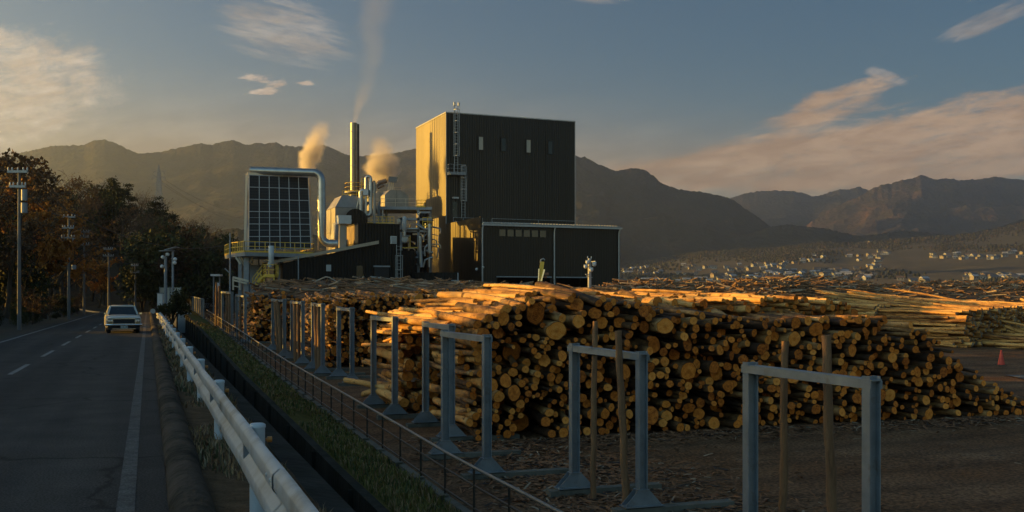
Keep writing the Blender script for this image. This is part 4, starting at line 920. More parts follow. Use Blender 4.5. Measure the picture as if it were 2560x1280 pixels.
mb=MB(); mb.box((gx+.42,88,zm+.42),(.5,.3,.22)); mb.box((gx+.38,88,zm+.15),(.3,.3,.16)); mb.build('valve_block',M('rust_red',(.2,.09,.05)),am)
mb=MB(); mb.bar((gx+.1,88.3,g0+1.3),(gx+1.8,88.3,g0+1.5),.4); mb.build('boom',yellow,ex)
# camera mast
cm=thing('camera_mast','pale mast crowned with floodlights and cameras before the black hall','mast',P(1474,725,72)); c=P(1474,0,72); c.z=0
zz=lambda py:z_at(py,72)
mb=MB(); mb.tube([(c.x,72,-1.2),(c.x,72,zz(646))],[.16,.12],10); mb.build('pole',trimm,cm)
for (x0,y0,x1,y1,r) in ((1474,655,1489,653,.05),(1474,660,1470,655,.12),(1474,668,1464,666,.07),(1474,672,1478,675,.13),(1474,687,1464,686,.06),(1474,691,1467,690,.05)):
    mb=MB(); mb.bar(P(x0,y0,72),P(x1,y1,71.6),r); mb.build('bracket',trimm,cm)
for (px,py,r) in ((1469,656,.14),(1486,661,.15),(1478,675,.15),(1464,667,.13)):
    mb=MB(); p=P(px,py,71.5); mb.sphere(p,r,10,6); mb.box(p+Vector((0,.1,.1)),(r*1.8,.2,r)); mb.build('floodlight',lampw,cm)
mb=MB(); mb.bar((c.x-.14,72,zz(646)),(c.x-.14,72,zz(640)),.06); mb.bar((c.x+.12,72,zz(646)),(c.x+.12,72,zz(641)),.06); mb.build('antenna',lampw,cm)

# --- sloping shed and control room
SB=-18.0
sh=thing('sloping_shed','low black shed whose pale roof edge slopes up to the right','building',W(-17,SB+3,GZ))
aL=a_at(706,SB); aM=a_at(945,SB); aR=a_at(896,SB); zL=zc(653,706,SB); zM=zc(607,945,SB)
mb=MB(); mb.hexa([W(aL,SB,GZ-1),W(aM-.6,SB,GZ-1),W(aM-.6,SB+5.2,GZ-1),W(aL,SB+5.2,GZ-1),W(aL,SB,zL-.2),W(aM-.6,SB,zM-.25),W(aM-.6,SB+5.2,zM-.25),W(aL,SB+5.2,zL-.2)]); mb.build('wall',clad2,sh)
mb=MB(); aE=a_at(690,SB); e=.2
mb.hexa([W(aE-.5,SB-.35,zL-.26),W(aM,SB-.35,zM-.12),W(aM,SB+5.6,zM-.12),W(aE-.5,SB+5.6,zL-.26),W(aE-.5,SB-.35,zL+.0),W(aM,SB-.35,zM+.22),W(aM,SB+5.6,zM+.22),W(aE-.5,SB+5.6,zL+.0)]); mb.build('roof',woodtan,sh)
mb=MB(); px=744; a=a_at(px,SB); mb.bar(W(a,SB-.42,GZ),W(a,SB-.42,zL+.6),.1); mb.build('downpipe',steelp,sh)
a=a_at(821.5,SB); z=zc(670,821,SB); mb=MB(); mb.wbox(a-.24,a+.24,SB-.05,SB-.002,z-.32,z+.32); w_=mb.build('window',lampw,sh)
mb=MB()
for s in (-.2,0,.2): mb.wbox(a-.22,a+.22,SB-.065,SB-.052,z+s-.02,z+s+.02)
mb.build('louvre',galv,w_)
a0,a1=a_at(936,SB),a_at(972,SB); mb=MB(); mb.wbox(a0,a1,SB-.03,SB-.002,GZ,zc(668,950,SB)); d=mb.build('roller_door',black,sh)
mb=MB(); mb.wbox(a0-.1,a1+.1,SB-.16,SB-.002,zc(668,950,SB)+.01,zc(664,950,SB)); mb.build('door_head',steelp,d)
a0,a1=a_at(891,SB),a_at(907,SB); mb=MB(); mb.wbox(a0,a1,SB-.03,SB-.002,GZ,zc(664,900,SB)); mb.build('door',darkgl,sh)
cr=thing('control_room','black flat-roofed box room rising behind the sloping shed','building',W(-13,SB+2.5,GZ))
aQ=a_at(1000,SB); zC=zc(561,945,SB)
mb=MB(); mb.wbox(aR,aQ,SB+.06,SB+5,GZ-1,zC); mb.build('wall',clad2,cr)
mb=MB(); mb.wbox(aR-.03,aR-.004,SB+.08,SB+4.98,zM,zC-.05); mb.build('side_wall',sunlitwall,cr)
mb=MB(); mb.wbox(aR-.05,aQ+.05,SB+.0,SB+5.05,zC+.003,zC+.10); mb.build('roof',clad2,cr)
a=a_at(983,SB); z=zc(600,983,SB); mb=MB(); mb.wbox(a-.29,a+.29,SB-.30,SB+.055,z-.38,z+.38); ac=mb.build('cooling_unit',lampw,cr)
mb=MB()
for k in range(5): mb.wbox(a-.24,a+.24,SB-.315,SB-.302,z-.3+k*.13,z-.24+k*.13)
mb.build('grille',galv,ac)
hv=thing('vent_cowl','pale grey vent cowl with a downturned box on the shed roof','vent',W(aR-1.4,SB+1.5,zM)); mb=MB(); a=aR-1.3
mb.wbox(a-.35,a+.35,SB+1.2,SB+1.9,zM-.5,zM+1.9); mb.build('duct',silver,hv); mb=MB(); mb.wbox(a-.55,a+.75,SB+.7,SB+2.0,zM+1.9,zM+2.75); mb.build('cowl',lampw,hv)
# caged ladder before the rack
la=thing('access_ladder','pale caged ladder standing free right of the control room','ladder',W(a_at(998,SB-.5),SB-.5,GZ))
cage_ladder(la,W(a_at(998,SB-.5),SB-.3,0),GZ-.5,zc(612,998,SB),AX,-BX,GZ+2.0)

# --- solar wall on its deck, with the big duct
so=thing('solar_wall','tall tilted wall of dark solar panels in a pale frame on a deck','solar array',P(695,625,100))
TL=P(623,438,103.3); TR=P(770,444,105.3); BL=P(622,624,99.2); BR=P(777,622,101.4)
nrm=(TR-TL).cross(BL-TL).normalized(); 
if nrm.y>0: nrm=-nrm
def sp(u,v): return (TL.lerp(TR,u)).lerp(BL.lerp(BR,u),v)
mcell,nt,b,N,L=nodes('solar_cell'); b.inputs['Roughness'].default_value=.25; b.inputs['Specular IOR Level'].default_value=.14
uv=N.new('ShaderNodeUVMap'); sx_=N.new('ShaderNodeSeparateXYZ'); L.new(uv.outputs[0],sx_.inputs[0]); prev=None
for ch,per,th in ((0,1/6,.012),(1,1/4,.012),(0,1/24,.005)):
    s=N.new('ShaderNodeMath'); s.operation='PINGPONG'; s.inputs[1].default_value=per/2; L.new(sx_.outputs[ch],s.inputs[0]); q=N.new('ShaderNodeMath'); q.operation='LESS_THAN'; q.inputs[1].default_value=th; L.new(s.outputs[0],q.inputs[0])
    if prev is None: prev=q.outputs[0]
    else:
        x_=N.new('ShaderNodeMath'); x_.operation='MAXIMUM'; L.new(prev,x_.inputs[0]); L.new(q.outputs[0],x_.inputs[1]); prev=x_.outputs[0]
mx=N.new('ShaderNodeMix'); mx.data_type='RGBA'; L.new(prev,mx.inputs[0]); mx.inputs[6].default_value=(.012,.012,.014,1); mx.inputs[7].default_value=(.055,.052,.048,1); L.new(mx.outputs[2],b.inputs['Base Color'])
vs=[0,.167,.334,.500,.667,.833,1.0]
for i in range(6):
    for j in range(6):
        e=.006; u0,u1=i/6+e,(i+1)/6-e; v0,v1=vs[j]+e,vs[j+1]-e; mb=MB()
        a_,b_,c_,d_=sp(u0,v1),sp(u1,v1),sp(u1,v0),sp(u0,v0); o=nrm*.05
        mb.add([a_+o,b_+o,c_+o,d_+o],[(0,1,2,3)],0,False,[[(0,0),(1,0),(1,1),(0,1)]]); mb.add([a_,b_,c_,d_,a_+o*.9,b_+o*.9,c_+o*.9,d_+o*.9],[(3,2,1,0),(0,1,5,4),(1,2,6,5),(2,3,7,6),(3,0,4,7)],0,False,[[(0.05,.05)]*4]*5)
        mb.build('solar_panel',mcell,so)
mb=MB(); off=nrm*-.08
for i in range(7): mb.bar(sp(i/6,0)+nrm*.03,sp(i/6,1)+nrm*.03,.07,.12,up=nrm)
for v in vs+[.583+.0,.75,.916]: mb.bar(sp(0,v)+nrm*.0,sp(1,v)+nrm*.0,.06 if v in vs else .03,.12,up=nrm)
mb.build('panel_frame',trimm,so)
cream=M('cream_steel',(.50,.44,.34),(.58,.51,.40),scale=1.5,rough=.5)
mb=MB()
for (x0,x1,dy) in ((617,612,.4),(624,621,1.6)): mb.bar(P(x0,436,103.6+dy),P(x1,628,100+dy),.22,.3)
mb.bar(P(618,434,103.7),P(772,441,105.7),.22,.25); mb.bar(P(774,441,106),P(779,622,102.3),.2)
mb.build('back_frame',cream,so)
mb=MB(); 
for u in (0,.2,.4,.6,.8,1): 
    t_=sp(u,.02)-nrm*.3; q=sp(u,1)-nrm*3.2; mb.bar(t_,q,.12)
mb.build('rear_strut',steelp,so)
dk=thing('solar_deck','grey steel deck on columns with a bright yellow hand rail','platform',P(680,720,100))
dz=z_at(633,99); A1=P(583,640,98.2); A2=P(612,640,96.8); A3=P(785,640,101.0)
def fl(p,z): return Vector((p.x,p.y,z))
mb=MB(); back=BX*7
mb.hexa([fl(A1,dz-.35)+BX*2,fl(A2,dz-.35),fl(A3,dz-.35),fl(A3,dz-.35)+back,fl(A1,dz)+BX*2,fl(A2,dz),fl(A3,dz),fl(A3,dz)+back])
mb.hexa([fl(A1,dz-.35)+BX*2.001,fl(A3,dz-.35)+back*1.001,fl(A3,dz-.35)+back*1.002,fl(A1,dz-.35)+back,fl(A1,dz)+BX*2.001,fl(A3,dz)+back*1.001,fl(A3,dz)+back*1.002,fl(A1,dz)+back]); mb.build('deck',steelp,dk)
mb=MB(); rail(mb,[fl(A1,dz)+back,fl(A1,dz)+BX*2,fl(A2,dz)+BX*.05,fl(A3,dz)+BX*.05,fl(A3,dz)+back],1.05,1.0,.034); 
k0=fl(A1,dz)+BX*2; k1=fl(A2,dz)+BX*.05
for k in range(9): c=k0.lerp(k1,k/8); mb.bar(c,c+Vector((0,0,1.05)),.05,.012)
mb.build('yellow_rail',yellow,dk)
for px,Y,w_ in ((601,100,.34),(617,98.6,.50),(604,104,.3),(700,101,.4),(770,103,.4)):
    mb=MB(); c=P(px,0,Y); mb.bar((c.x,Y,-1),(c.x,Y,dz-.36),w_); mb.build('column',steelp,dk)
mb=MB()
for (x0,y0,x1,y1) in ((614,668,598,643),(614,668,600,640),(618,668,632,642),(601,660,590,643)): mb.bar(P(x0,y0,98.8),P(x1,y1,98.8),.16)
mb.bar(P(582,693,98.4),P(622,703,98.4),.2); mb.bar(P(582,700,98.2),P(618,709,98.2),.16)
for px in (583,600,615): mb.bar(P(px,695,98.5),P(px,725,98.5),.14)
mb.bar(P(585,715,98.5),P(600,718,98.5),.1)
mb.build('bracing',cream,dk)
mb=MB(); mb.bb((P(622,0,104).x,104,.0),(P(655,0,104).x,106,z_at(662,104))); solo(mb,'equipment_box',steelp,'dull grey box of equipment under the yellow-railed deck','equipment')
mb=MB(); c=P(678,0,97.5); mb.tube([(c.x,97.5,z_at(665,97.5)),(c.x,97.5,z_at(663,97.5)),(c.x,97.5,z_at(615,97.5)),(c.x,97.5,z_at(614.5,97.5))],[.16,.26,.26,.22],14); mb.tube([(c.x-.1,97.4,z_at(668,97.5)),(c.x-.1,97.4,z_at(657,97.5))],.20,10); solo(mb,'white_flue',lampw,'short white flue pipe against the tip of the shed roof','flue pipe')
ys_=thing('yellow_stair','bright yellow steel stair with landing left of the shed','stair',P(660,715,96.5))
mb=MB(); s0=P(632,722,96.5); s1=P(657,690,96.5)
for dy in (0,1.0): mb.bar(s0+Vector((0,dy,0)),s1+Vector((0,dy,0)),.1,.22)
for k in range(9): c=s0.lerp(s1,(k+.5)/9); mb.box(c+Vector((0,.5,0)),(.28,.95,.04))
mb.build('flight',yellow,ys_)
mb=MB(); 
for dy in (0,1.0): 
    o=Vector((0,dy,0)); rail(mb,[s0+o,s1+o],1.05,.8,.036,False); mb.build('stair_rail',yellow,ys_); mb=MB()
e1=P(687,690,96.5); rail(mb,[s1,Vector((e1.x,e1.y,s1.z)),Vector((e1.x,e1.y+1.5,s1.z))],1.08,.55,.036); mb.build('landing_rail',yellow,ys_)
mb=MB(); mb.bb((s1.x,96.4,s1.z-.12),(e1.x,98,s1.z)); 
for x in (s1.x+.1,e1.x-.1): mb.bar((x,96.6,-1),(x,96.6,s1.z-.12),.12)
mb.build('landing',yellow,ys_)
# big duct
du=thing('exhaust_duct','wide grey metal duct running over the solar wall and down beside it','duct',P(805,600,104))
def bend(c,r,a0,a1,n,Y,ctr): return [Vector((ctr.x+r*math.cos(a0+(a1-a0)*i/n),Y,ctr.z+r*math.sin(a0+(a1-a0)*i/n))) for i in range(n+1)]
Yd=104.2; rd=.40; p0=P(626,426,Yd); p1=P(784,432,Yd); cz=P(786,454,Yd); v1=P(805.5,588,Yd); c2=P(827,590,Yd); p3=P(868,608,Yd-.5)
pts=[p0,p0.lerp(p1,.5)]+[P(784+20*math.sin(a),454-22.5*math.cos(a),Yd) for a in [PI/2*i/7 for i in range(8)]]+[P(804.5+21*(1-math.cos(a)),588+21*math.sin(a),Yd) for a in [PI/2*i/7 for i in range(8)]]+[P(870,609,Yd)]
mb=MB(); mb.tube(pts,rd,18); mb.build('pipe',zinc,du)
def rings(mb,a,b,n,r):
    for i in range(n+1):
        c=a.lerp(b,i/n); d=(b-a).normalized()*.05; mb.tube([c-d,c+d],r*1.07,18)
mb=MB(); rings(mb,p0+Vector((.1,0,0)),p1,5,rd); rings(mb,P(804.5,462,Yd),P(804.5,580,Yd),6,rd); rings(mb,P(832,609,Yd),P(869,609,Yd),3,rd); mb.build('flange',zinc,du)
mb=MB(); 
for px in (650,678,706,734,762): mb.bar(P(px,432,Yd),P(px,440,Yd),.12)
mb.bar(P(797,440,Yd+.6),P(795,625,Yd+.6),.14); mb.bar(P(788,570,Yd+.4),P(805,570,Yd+.2),.12); mb.build('support',cream,du)
# filter house
fh=thing('filter_house','pale panelled filter housing with sloped shoulders and sunlit side','filter housing',P(848,610,113))
FBb=lambda px,Y:None
def PL(px,Y): 
    p=P(px,0,Y); p.z=0; return p
n0=PL(838,112); Wf=3.3; Df=4.6; zs=z_at(518,112); zt3=z_at(487,112)
q=[n0,n0+AX*Wf,n0+AX*Wf+BX*Df,n0+BX*Df]; cen=(q[0]+q[2])/2
top=[n0+AX*.85+BX*.5,n0+AX*(Wf-.75)+BX*.5,n0+AX*(Wf-.75)+BX*(Df-.5),n0+AX*.85+BX*(Df-.5)]
mb=MB(); mb.hexa([fl(p,-1) for p in q]+[fl(p,zs) for p in q]); mb.build('lower_body',silver,fh)
mb=MB(); mb.hexa([fl(p,zs+.004) for p in q]+[fl(p,zt3) for p in top]); mb.build('upper_body',silver,fh)
seam=M('seam_dark',(.10,.10,.10),rough=.6); mb=MB()
for k in range(1,5): 
    z=1+ (zs-1)*k/4; mb.bar(fl(q[0],z)-BX*.012,fl(q[1],z)-BX*.012,.05,.03); mb.bar(fl(q[0],z)-AX*.012,fl(q[3],z)-AX*.012,.05,.03)
for t_ in (.48,): mb.bar(fl(q[0].lerp(q[3],t_),1)-AX*.02,fl(q[0].lerp(q[3],t_),zs)-AX*.02,.28,.04,up=AX)
mb.build('panel_seam',seam,fh)
mb=MB(); c=PL(855,111); mb.tube([Vector((c.x-.5,111,z_at(598,111))),Vector((c.x-.5,111,z_at(565,111))),Vector((c.x+.3,111,z_at(549,111)))],[.75,.6,.25],4); mb.build('hopper',steelp,fh)
mb=MB(); mb.tube([P(866,553,111),P(880,553,111)],.22,10); mb.build('fan_motor',zinc,fh)
mb=MB(); mb.hexa([fl(PL(873,113)+AX*x+BX*y,zz_) for zz_ in (z_at(535,113),) for (x,y) in ((0,0),(1.2,0),(1.2,2),(0,2))]+[fl(PL(870,113)+AX*x+BX*y,z_at(502,113)) for (x,y) in ((0,0),(2.6,0),(2.6,2.4),(0,2.4))]); mb.build('cone_hopper',silver,fh)
# dark induced-draught casing
mb=MB(); c=PL(889,111); pts=[]
mb.tube([Vector((c.x,111,z_at(548,111))),Vector((c.x,112.2,z_at(548,111)))],1.15,20); mb.tube([Vector((c.x,110.9,z_at(548,111))),Vector((c.x,110.99,z_at(548,111)))],.55,16); mb.bar((c.x-.2,111.6,0),(c.x-.2,111.6,z_at(560,111)),.9,.9)
solo(mb,'fan_casing',clad2,'dark round fan casing between filter house and bent pipes','fan')
# chimney
ch=thing('chimney','tall twin-pipe steel chimney streaked brown with a yellow railed platform','chimney',P(887,490,133))
cx_=P(887,0,133).x; zb=0; zt4=z_at(308,133)
mb=MB(); mb.tube([(cx_-.12,133,zb),(cx_-.12,133,zt4)],.46,20); mb.tube([(cx_-.12,133,zt4+.002),(cx_-.12,133,zt4+.03)],[.40,.40],20); mb.build('flue',M('stack_steel',(.16,.13,.10),(.30,.25,.20),scale=1.2,rough=.40,metal=.7,stretch=(2,2,.2)),ch)
mb=MB(); mb.tube([(cx_+.38,132.7,zb),(cx_+.38,132.7,zt4-.2)],.26,14); mb.build('flue',M('stack_dark',(.05,.045,.04),(.10,.09,.08),scale=1.2,rough=.5,metal=.5),ch)
mb=MB()
for py in (330,372,415,455): z=z_at(py,133); mb.tube([(cx_-.12,133,z),(cx_-.12,133,z+.1)],.49,20); mb.bar((cx_-.1,132.8,z+.05),(cx_+.4,132.65,z+.05),.1)
mb.build('band',steelp,ch)
mb=MB(); z=z_at(481,133); mb.tube([(cx_+.1,133,z-.12),(cx_+.1,133,z)],1.45,16); 
for i in range(4): a=PI/4+PI/2*i; mb.bar((cx_+.1+1.2*math.cos(a),133+1.2*math.sin(a),z-.1),(cx_+.1+.5*math.cos(a),133+.5*math.sin(a),z-1.6),.12)
mb.build('platform',steelp,ch)
mb=MB(); rail(mb,[(cx_+.1+1.4*math.cos(a),133+1.4*math.sin(a),z) for a in [2*PI*i/8 for i in range(9)]],1.15,.9,.036); mb.build('yellow_rail',yellow,ch)
mb=MB(); z2=z_at(500,133); rail(mb,[(cx_-1.3,131,z2),(cx_+2.4,131,z2)],1.0,.9,.036); mb.bar((cx_+1.0,132,z2),(cx_+1.0,132,z_at(448,133)),.08); mb.bar((cx_+1.5,132,z2),(cx_+1.5,132,z_at(448,133)),.08)
for k in range(8): mb.bar((cx_+1.0,132,z2+.3+k*.3),(cx_+1.5,132,z2+.3+k*.3),.05)
mb.bar((cx_+1.0,132,z_at(448,133)),(cx_+1.5,132,z_at(448,133)),.07)
mb.build('yellow_ladder',yellow,ch)
mb=MB(); mb.tube([(cx_-.12,133,z_at(505,133)),(cx_-.12,133,z_at(478,133))],[.8,.47],18); mb.build('base_cone',silver,ch)
# bent silver pipes
bp_=thing('bent_pipes','pale insulated pipes bent into tall loops beside the chimney','pipework',P(915,560,113))
Yp_=113
def pip(pp,r,name='pipe',Y=Yp_,mat=None):
    mb=MB(); mb.tube([P(x,y,Y) for x,y in pp],r,12); mb.build(name,mat or zinc,bp_)
def arc(cx,cy,r,a0,a1,n=6): return [(cx+r*math.cos(math.radians(a0+(a1-a0)*i/n)),cy-r*math.sin(math.radians(a0+(a1-a0)*i/n))) for i in range(n+1)]
pip([(915,475),(915,452)]+arc(921,447,6,180,0)+[(927,520)]+arc(919,530,8.5,0,-90)+[(912,538.5)],.17)
pip([(927,455),(927,530)]+arc(918.5,531,8.5,0,-90),.22)
pip([(903,534),(903,490)]+arc(908,482,6,180,60)+[(916,477)],.24)
pip([(902,532),(913,540),(921,538)],.26); pip([(901,478),(897,500),(890,530),(889,562)],.11,mat=cream)
pip([(936,560),(936,470),(936,455)],.16,mat=silver); pip([(935,476),(935,452)],.15,mat=M('stack_rust',(.2,.13,.09)))
mb=MB(); a=P(908,474,112.6); b=P(921,488,112.6); mb.bb((a.x,112.4,b.z),(b.x,113,a.z)); mb.build('junction_box',lampw,bp_)
mb=MB(); mb.bar(P(915,488,112.8),P(915,540,112.8),.2); mb.bar(P(891,525,113.2),P(893,640,113.2),.14); mb.bar(P(900,545,113.2),P(899,640,113.2),.12); mb.bar(P(936,560,113),P(936,640,113),.2); mb.build('support',cream,bp_)
mb=MB(); mb.sphere(P(890,529,112.7),.28,10,6); mb.box(P(890,530,112.7),(.5,.3,.3)); mb.build('valve',M('valve_pink',(.42,.26,.20)),bp_)
# boiler casings on the deck
for (x0,x1,ysh,ytop,ybot,Y,lab) in ((962,1023,487,474,521,128,'larger grey boiler casing with a low gabled top on the steel deck'),(939,961.5,484,478,521,130,'narrower grey boiler casing half hidden behind the bent pipes')):
    bc=thing('boiler_casing',lab,'boiler casing',P((x0+x1)/2,ybot,Y)); a=P(x0,0,Y); w_=(P(x1,0,Y)-a).length
    n_=Vector((a.x,Y,0)); zz_=lambda py:z_at(py,Y)
    mb=MB(); mb.prism([n_+Vector((0,0,zz_(ybot))),n_+AX*w_+Vector((0,0,zz_(ybot))),n_+AX*w_+Vector((0,0,zz_(ysh))),n_+AX*w_*.70+Vector((0,0,zz_(ytop))),n_+AX*w_*.22+Vector((0,0,zz_(ytop))),n_+Vector((0,0,zz_(ysh)))],BX*5); mb.build('casing',silver,bc)
    mb=MB(); mb.bar(n_+Vector((0,0,zz_(504)))-BX*.01,n_+AX*w_+Vector((0,0,zz_(504)))-BX*.01,.05,.03); mb.bar(n_+AX*w_*.5+Vector((0,0,zz_(ybot)))-BX*.01,n_+AX*w_*.5+Vector((0,0,zz_(ytop)))-BX*.01,.04,.03); mb.build('panel_seam',seam,bc)
    if x0>950:
        mb=MB(); rail(mb,[n_+AX*.9+BX*2+Vector((0,0,zz_(ytop))),n_+AX*w_*.9+BX*2+Vector((0,0,zz_(ytop-1)))],.55,.9,.025,False); mb.build('roof_rail',cream,bc)
hd=thing('roof_hood','tilted dark hood on legs above the boiler casings','hood',P(980,470,129))
mb=MB(); mb.hexa([P(971,455,129),P(991,457,129),P(991,457,131),P(971,455,131),P(972,441,129.2),P(995,443,129.2),P(995,443,131),P(972,441,131)]); mb.build('hood',M('hood_grey',(.09,.085,.08),(.14,.13,.12),scale=3,rough=.5,metal=.4),hd)
mb=MB(); 
for px in (973,978,983): mb.bar(P(px,456,129.5),P(px-1,474,129.5),.1)
mb.build('leg',cream,hd)
mb=MB(); mb.tube([P(941,466,130),P(948,456,130),P(966,452,130)],.30,12); mb.tube([P(943,470,130),P(960,462,130)],.2,10); solo(mb,'bent_vent',M('vent_dark',(.08,.06,.055),(.12,.09,.08),scale=3,rough=.5),'dark bent vent pipe left of the tilted hood','vent')
# steel rack
rk=thing('pipe_rack','tall open steel rack crowded with pipes and yellow rails beside the black block','steel rack',P(1030,700,116))
Yr=116; z=lambda py:z_at(py,Yr)
for k,(px,dy) in enumerate(((966,1.5),(1003,0),(1046,0),(1076,1),(1003,4),(1046,4),(1076,5))):
    mb=MB(); c=P(px,0,Yr+dy); mb.bar((c.x,Yr+dy,-1),(c.x,Yr+dy,z(519 if k not in(1,4) else 545)),.26); mb.build('column',steelp,rk)
mb=MB()
for (x0,y0,x1,y1,w_) in ((938,520,1080,521,.34),(1000,547,1082,549,.26),(1000,577,1080,578,.26),(1006,631,1062,631,.30),(1003,590,1026,590,.2),(1003,606,1025,606,.15),(1003,660,1045,660,.2),(1046,531,1076,531,.2)):
    mb.bar(P(x0,y0,Yr),P(x1,y1,Yr),w_)
for (x0,y0,x1,y1) in ((942,524,966,548),(960,545,940,522),(1046,556,1062,573),(1050,600,1074,578),(1005,650,1003,690)): mb.bar(P(x0,y0,Yr+.2),P(x1,y1,Yr+.2),.14)
mb.build('beam',steelp,rk)
mb=MB(); mb.hexa([fl(P(938,0,Yr),z(521)),fl(P(1080,0,Yr),z(521)),fl(P(1080,0,Yr+7),z(521)),fl(P(938,0,Yr+7),z(521)),fl(P(938,0,Yr),z(518)),fl(P(1080,0,Yr),z(518)),fl(P(1080,0,Yr+7),z(518)),fl(P(938,0,Yr+7),z(518))]); mb.bar(P(1000,548,Yr+1.5),P(1082,549,Yr+1.5),3,.08); mb.bar(P(918,561,113.5),P(985,561,113.5),1.5,.12); mb.build('deck',steelp,rk)
mb=MB(); rail(mb,[P(938,518,Yr-.1),P(1040,518,Yr-.1)],.95,1.3,.022,False); mb.build('thin_rail',cream,rk)
mb=MB(); rail(mb,[P(1042,518,Yr-.2),P(1064,518,Yr-.2),P(1064,518,Yr+2)],.8,.5,.036); rail(mb,[P(1057,566,Yr-.6),P(1081,567,Yr-.6),P(1081,567,Yr+2)],1.0,.55,.036); rail(mb,[P(918,560,113),P(985,560,113)],.8,.4,.034)
mb.bar(P(1006,619,Yr-.3),P(1048,619,Yr-.3),.12); mb.bar(P(1025,590,Yr-.2),P(1025,620,Yr-.2),.12); mb.build('yellow_rail',yellow,rk)
def rp(pp,r,mat=None,Y=Yr-.4):
    mb=MB(); mb.tube([P(x,y,Y) for x,y in pp],r,10); mb.build('pipe',mat or zinc,rk)
rp([(1050,590),(1050,660)],.24); rp([(1074,560),(1074,632)],.26); rp([(1062,640),(1062,620),(1068,613),(1080,612)],.12); rp([(1066,625),(1074,634),(1082,630)],.16)
rp([(1058,668),(1063,650),(1075,645),(1082,644)],.13); rp([(1073,645),(1073,668)],.16); rp([(1030,640),(1036,644),(1048,644)],.14); rp([(1051,625),(1053,668)],.2,lampw); rp([(1018,572),(1044,572)],.14); rp([(1040,560),(1062,573),(1070,573)],.14); rp([(1046,545),(1046,536),(1052,530)],.1,cream)
mb=MB(); mb.tube([P(1014,604,Yr-.6),P(1014,593,Yr-.6)],[.35,.35],4); mb.tube([Vector((P(1014,0,Yr).x,Yr-.9,z(599))),Vector((P(1014,0,Yr).x,Yr-.6,z(599)))],.36,16); mb.tube([Vector((P(1014,0,Yr).x,Yr-.97,z(599))),Vector((P(1014,0,Yr).x,Yr-.9,z(599)))],.16,12); mb.build('fan_drum',zinc,rk)
mb=MB(); mb.box(P(997,552,Yr-.3),(.4,.4,.4)); mb.box(P(995,560,Yr-.3),(.2,.3,.4)); mb.build('control_box',cream,rk)
g=random.Random(3)
for k in range(16):                        # small bore pipes and conduits threaded through the rack
    x=g.uniform(1006,1074); y=g.uniform(530,650); dy=g.uniform(14,60); r=g.choice([.05,.07,.1])
    if g.random()<.55: rp([(x,y),(x,y+dy)],r,g.choice([zinc,steelp,cream,silver]),Y=Yr+g.uniform(-.3,2))
    else: rp([(x,y),(x+g.uniform(10,26),y),(x+g.uniform(26,30),y+4),(x+28,y+dy*.5)],r,g.choice([zinc,steelp,cream]),Y=Yr+g.uniform(-.3,1.5))
for k in range(10):
    x=g.uniform(896,962); y=g.uniform(500,540); mb=MB(); mb.tube([P(x,y,115),P(x,y+g.uniform(20,70),115)],g.choice([.06,.09,.12]),8); mb.build('pipe',g.choice([zinc,cream,steelp]),bp_)
fc=thing('shade_block','dark shade block added inside the steel rack behind the pipes','shade block',P(1020,700,119))  # dark blocks added in the rack to throw shade on the hall wall
mb=MB(); a=P(1001,0,118.2); mb.bb((a.x,117.6,-1),(P(1048,0,118.2).x,123.5,z_at(574,117.6))); mb.build('casing',clad2,fc)
mb=MB(); mb.bb((P(985,0,116).x,114.2,-1),(P(1040,0,116).x,117.5,z_at(628,116))); mb.build('lower_block',clad2,fc)
mb=MB(); mb.bb((P(1042,0,124).x,124.2,-1),(P(1066,0,124).x,128,z_at(530,124))); mb.build('side_block',clad2,fc)
tkk=thing('white_tank','slim white upright tank with a domed top in front of the rack','tank',P(1011,577,115))
mb=MB(); c=P(1011,0,115); zz_=lambda py:z_at(py,115); mb.tube([(c.x,115,zz_(577)),(c.x,115,zz_(575)),(c.x,115,zz_(546)),(c.x,115,zz_(542)),(c.x,115,zz_(540.5))],[.12,.26,.26,.2,.05],14); mb.build('tank_body',lampw,tkk)
mb=MB(); mb.tube([(c.x,115,zz_(592)),(c.x,115,zz_(577))],.2,10); mb.build('outlet',zinc,tkk)
# dark screen wall, tank and ramp at the foot
mb=MB(); a=P(1022,0,108); mb.bb((a.x,108,-1),(P(1146,0,108).x,108.25,z_at(681,108))); solo(mb,'screen_wall',clad2,'long low black screen wall before the rack and the black block','wall')
mb=MB(); a=P(1128,0,107); mb.bb((a.x,107,-1),(P(1147,0,107).x,107.8,z_at(700,107))); mb.bar(P(1145,705,107.2),P(1145,682,107.2),.12); solo(mb,'steel_bin',steelp,'small blue-grey steel bin at the right end of the screen wall','bin')
mb=MB(); 
for dy in (0,.5): mb.bar(P(926,694,98)+Vector((0,dy,0)),P(1050,709,100)+Vector((0,dy,0)),.14,.3)
solo(mb,'ramp_beam',trimm,'pale low sloping ramp beam at the foot of the shed','ramp')
mb=MB(); mb.tube([P(756,722,88),P(790,703,88),P(815,692,88),P(824,694,88),P(845,706,88)],.07,6); mb.tube([P(781,700,88),P(805,718,88)],.06,6); solo(mb,'bent_sapling',woodtan,'pale bent stem arching over the bark heap before the shed','stem')
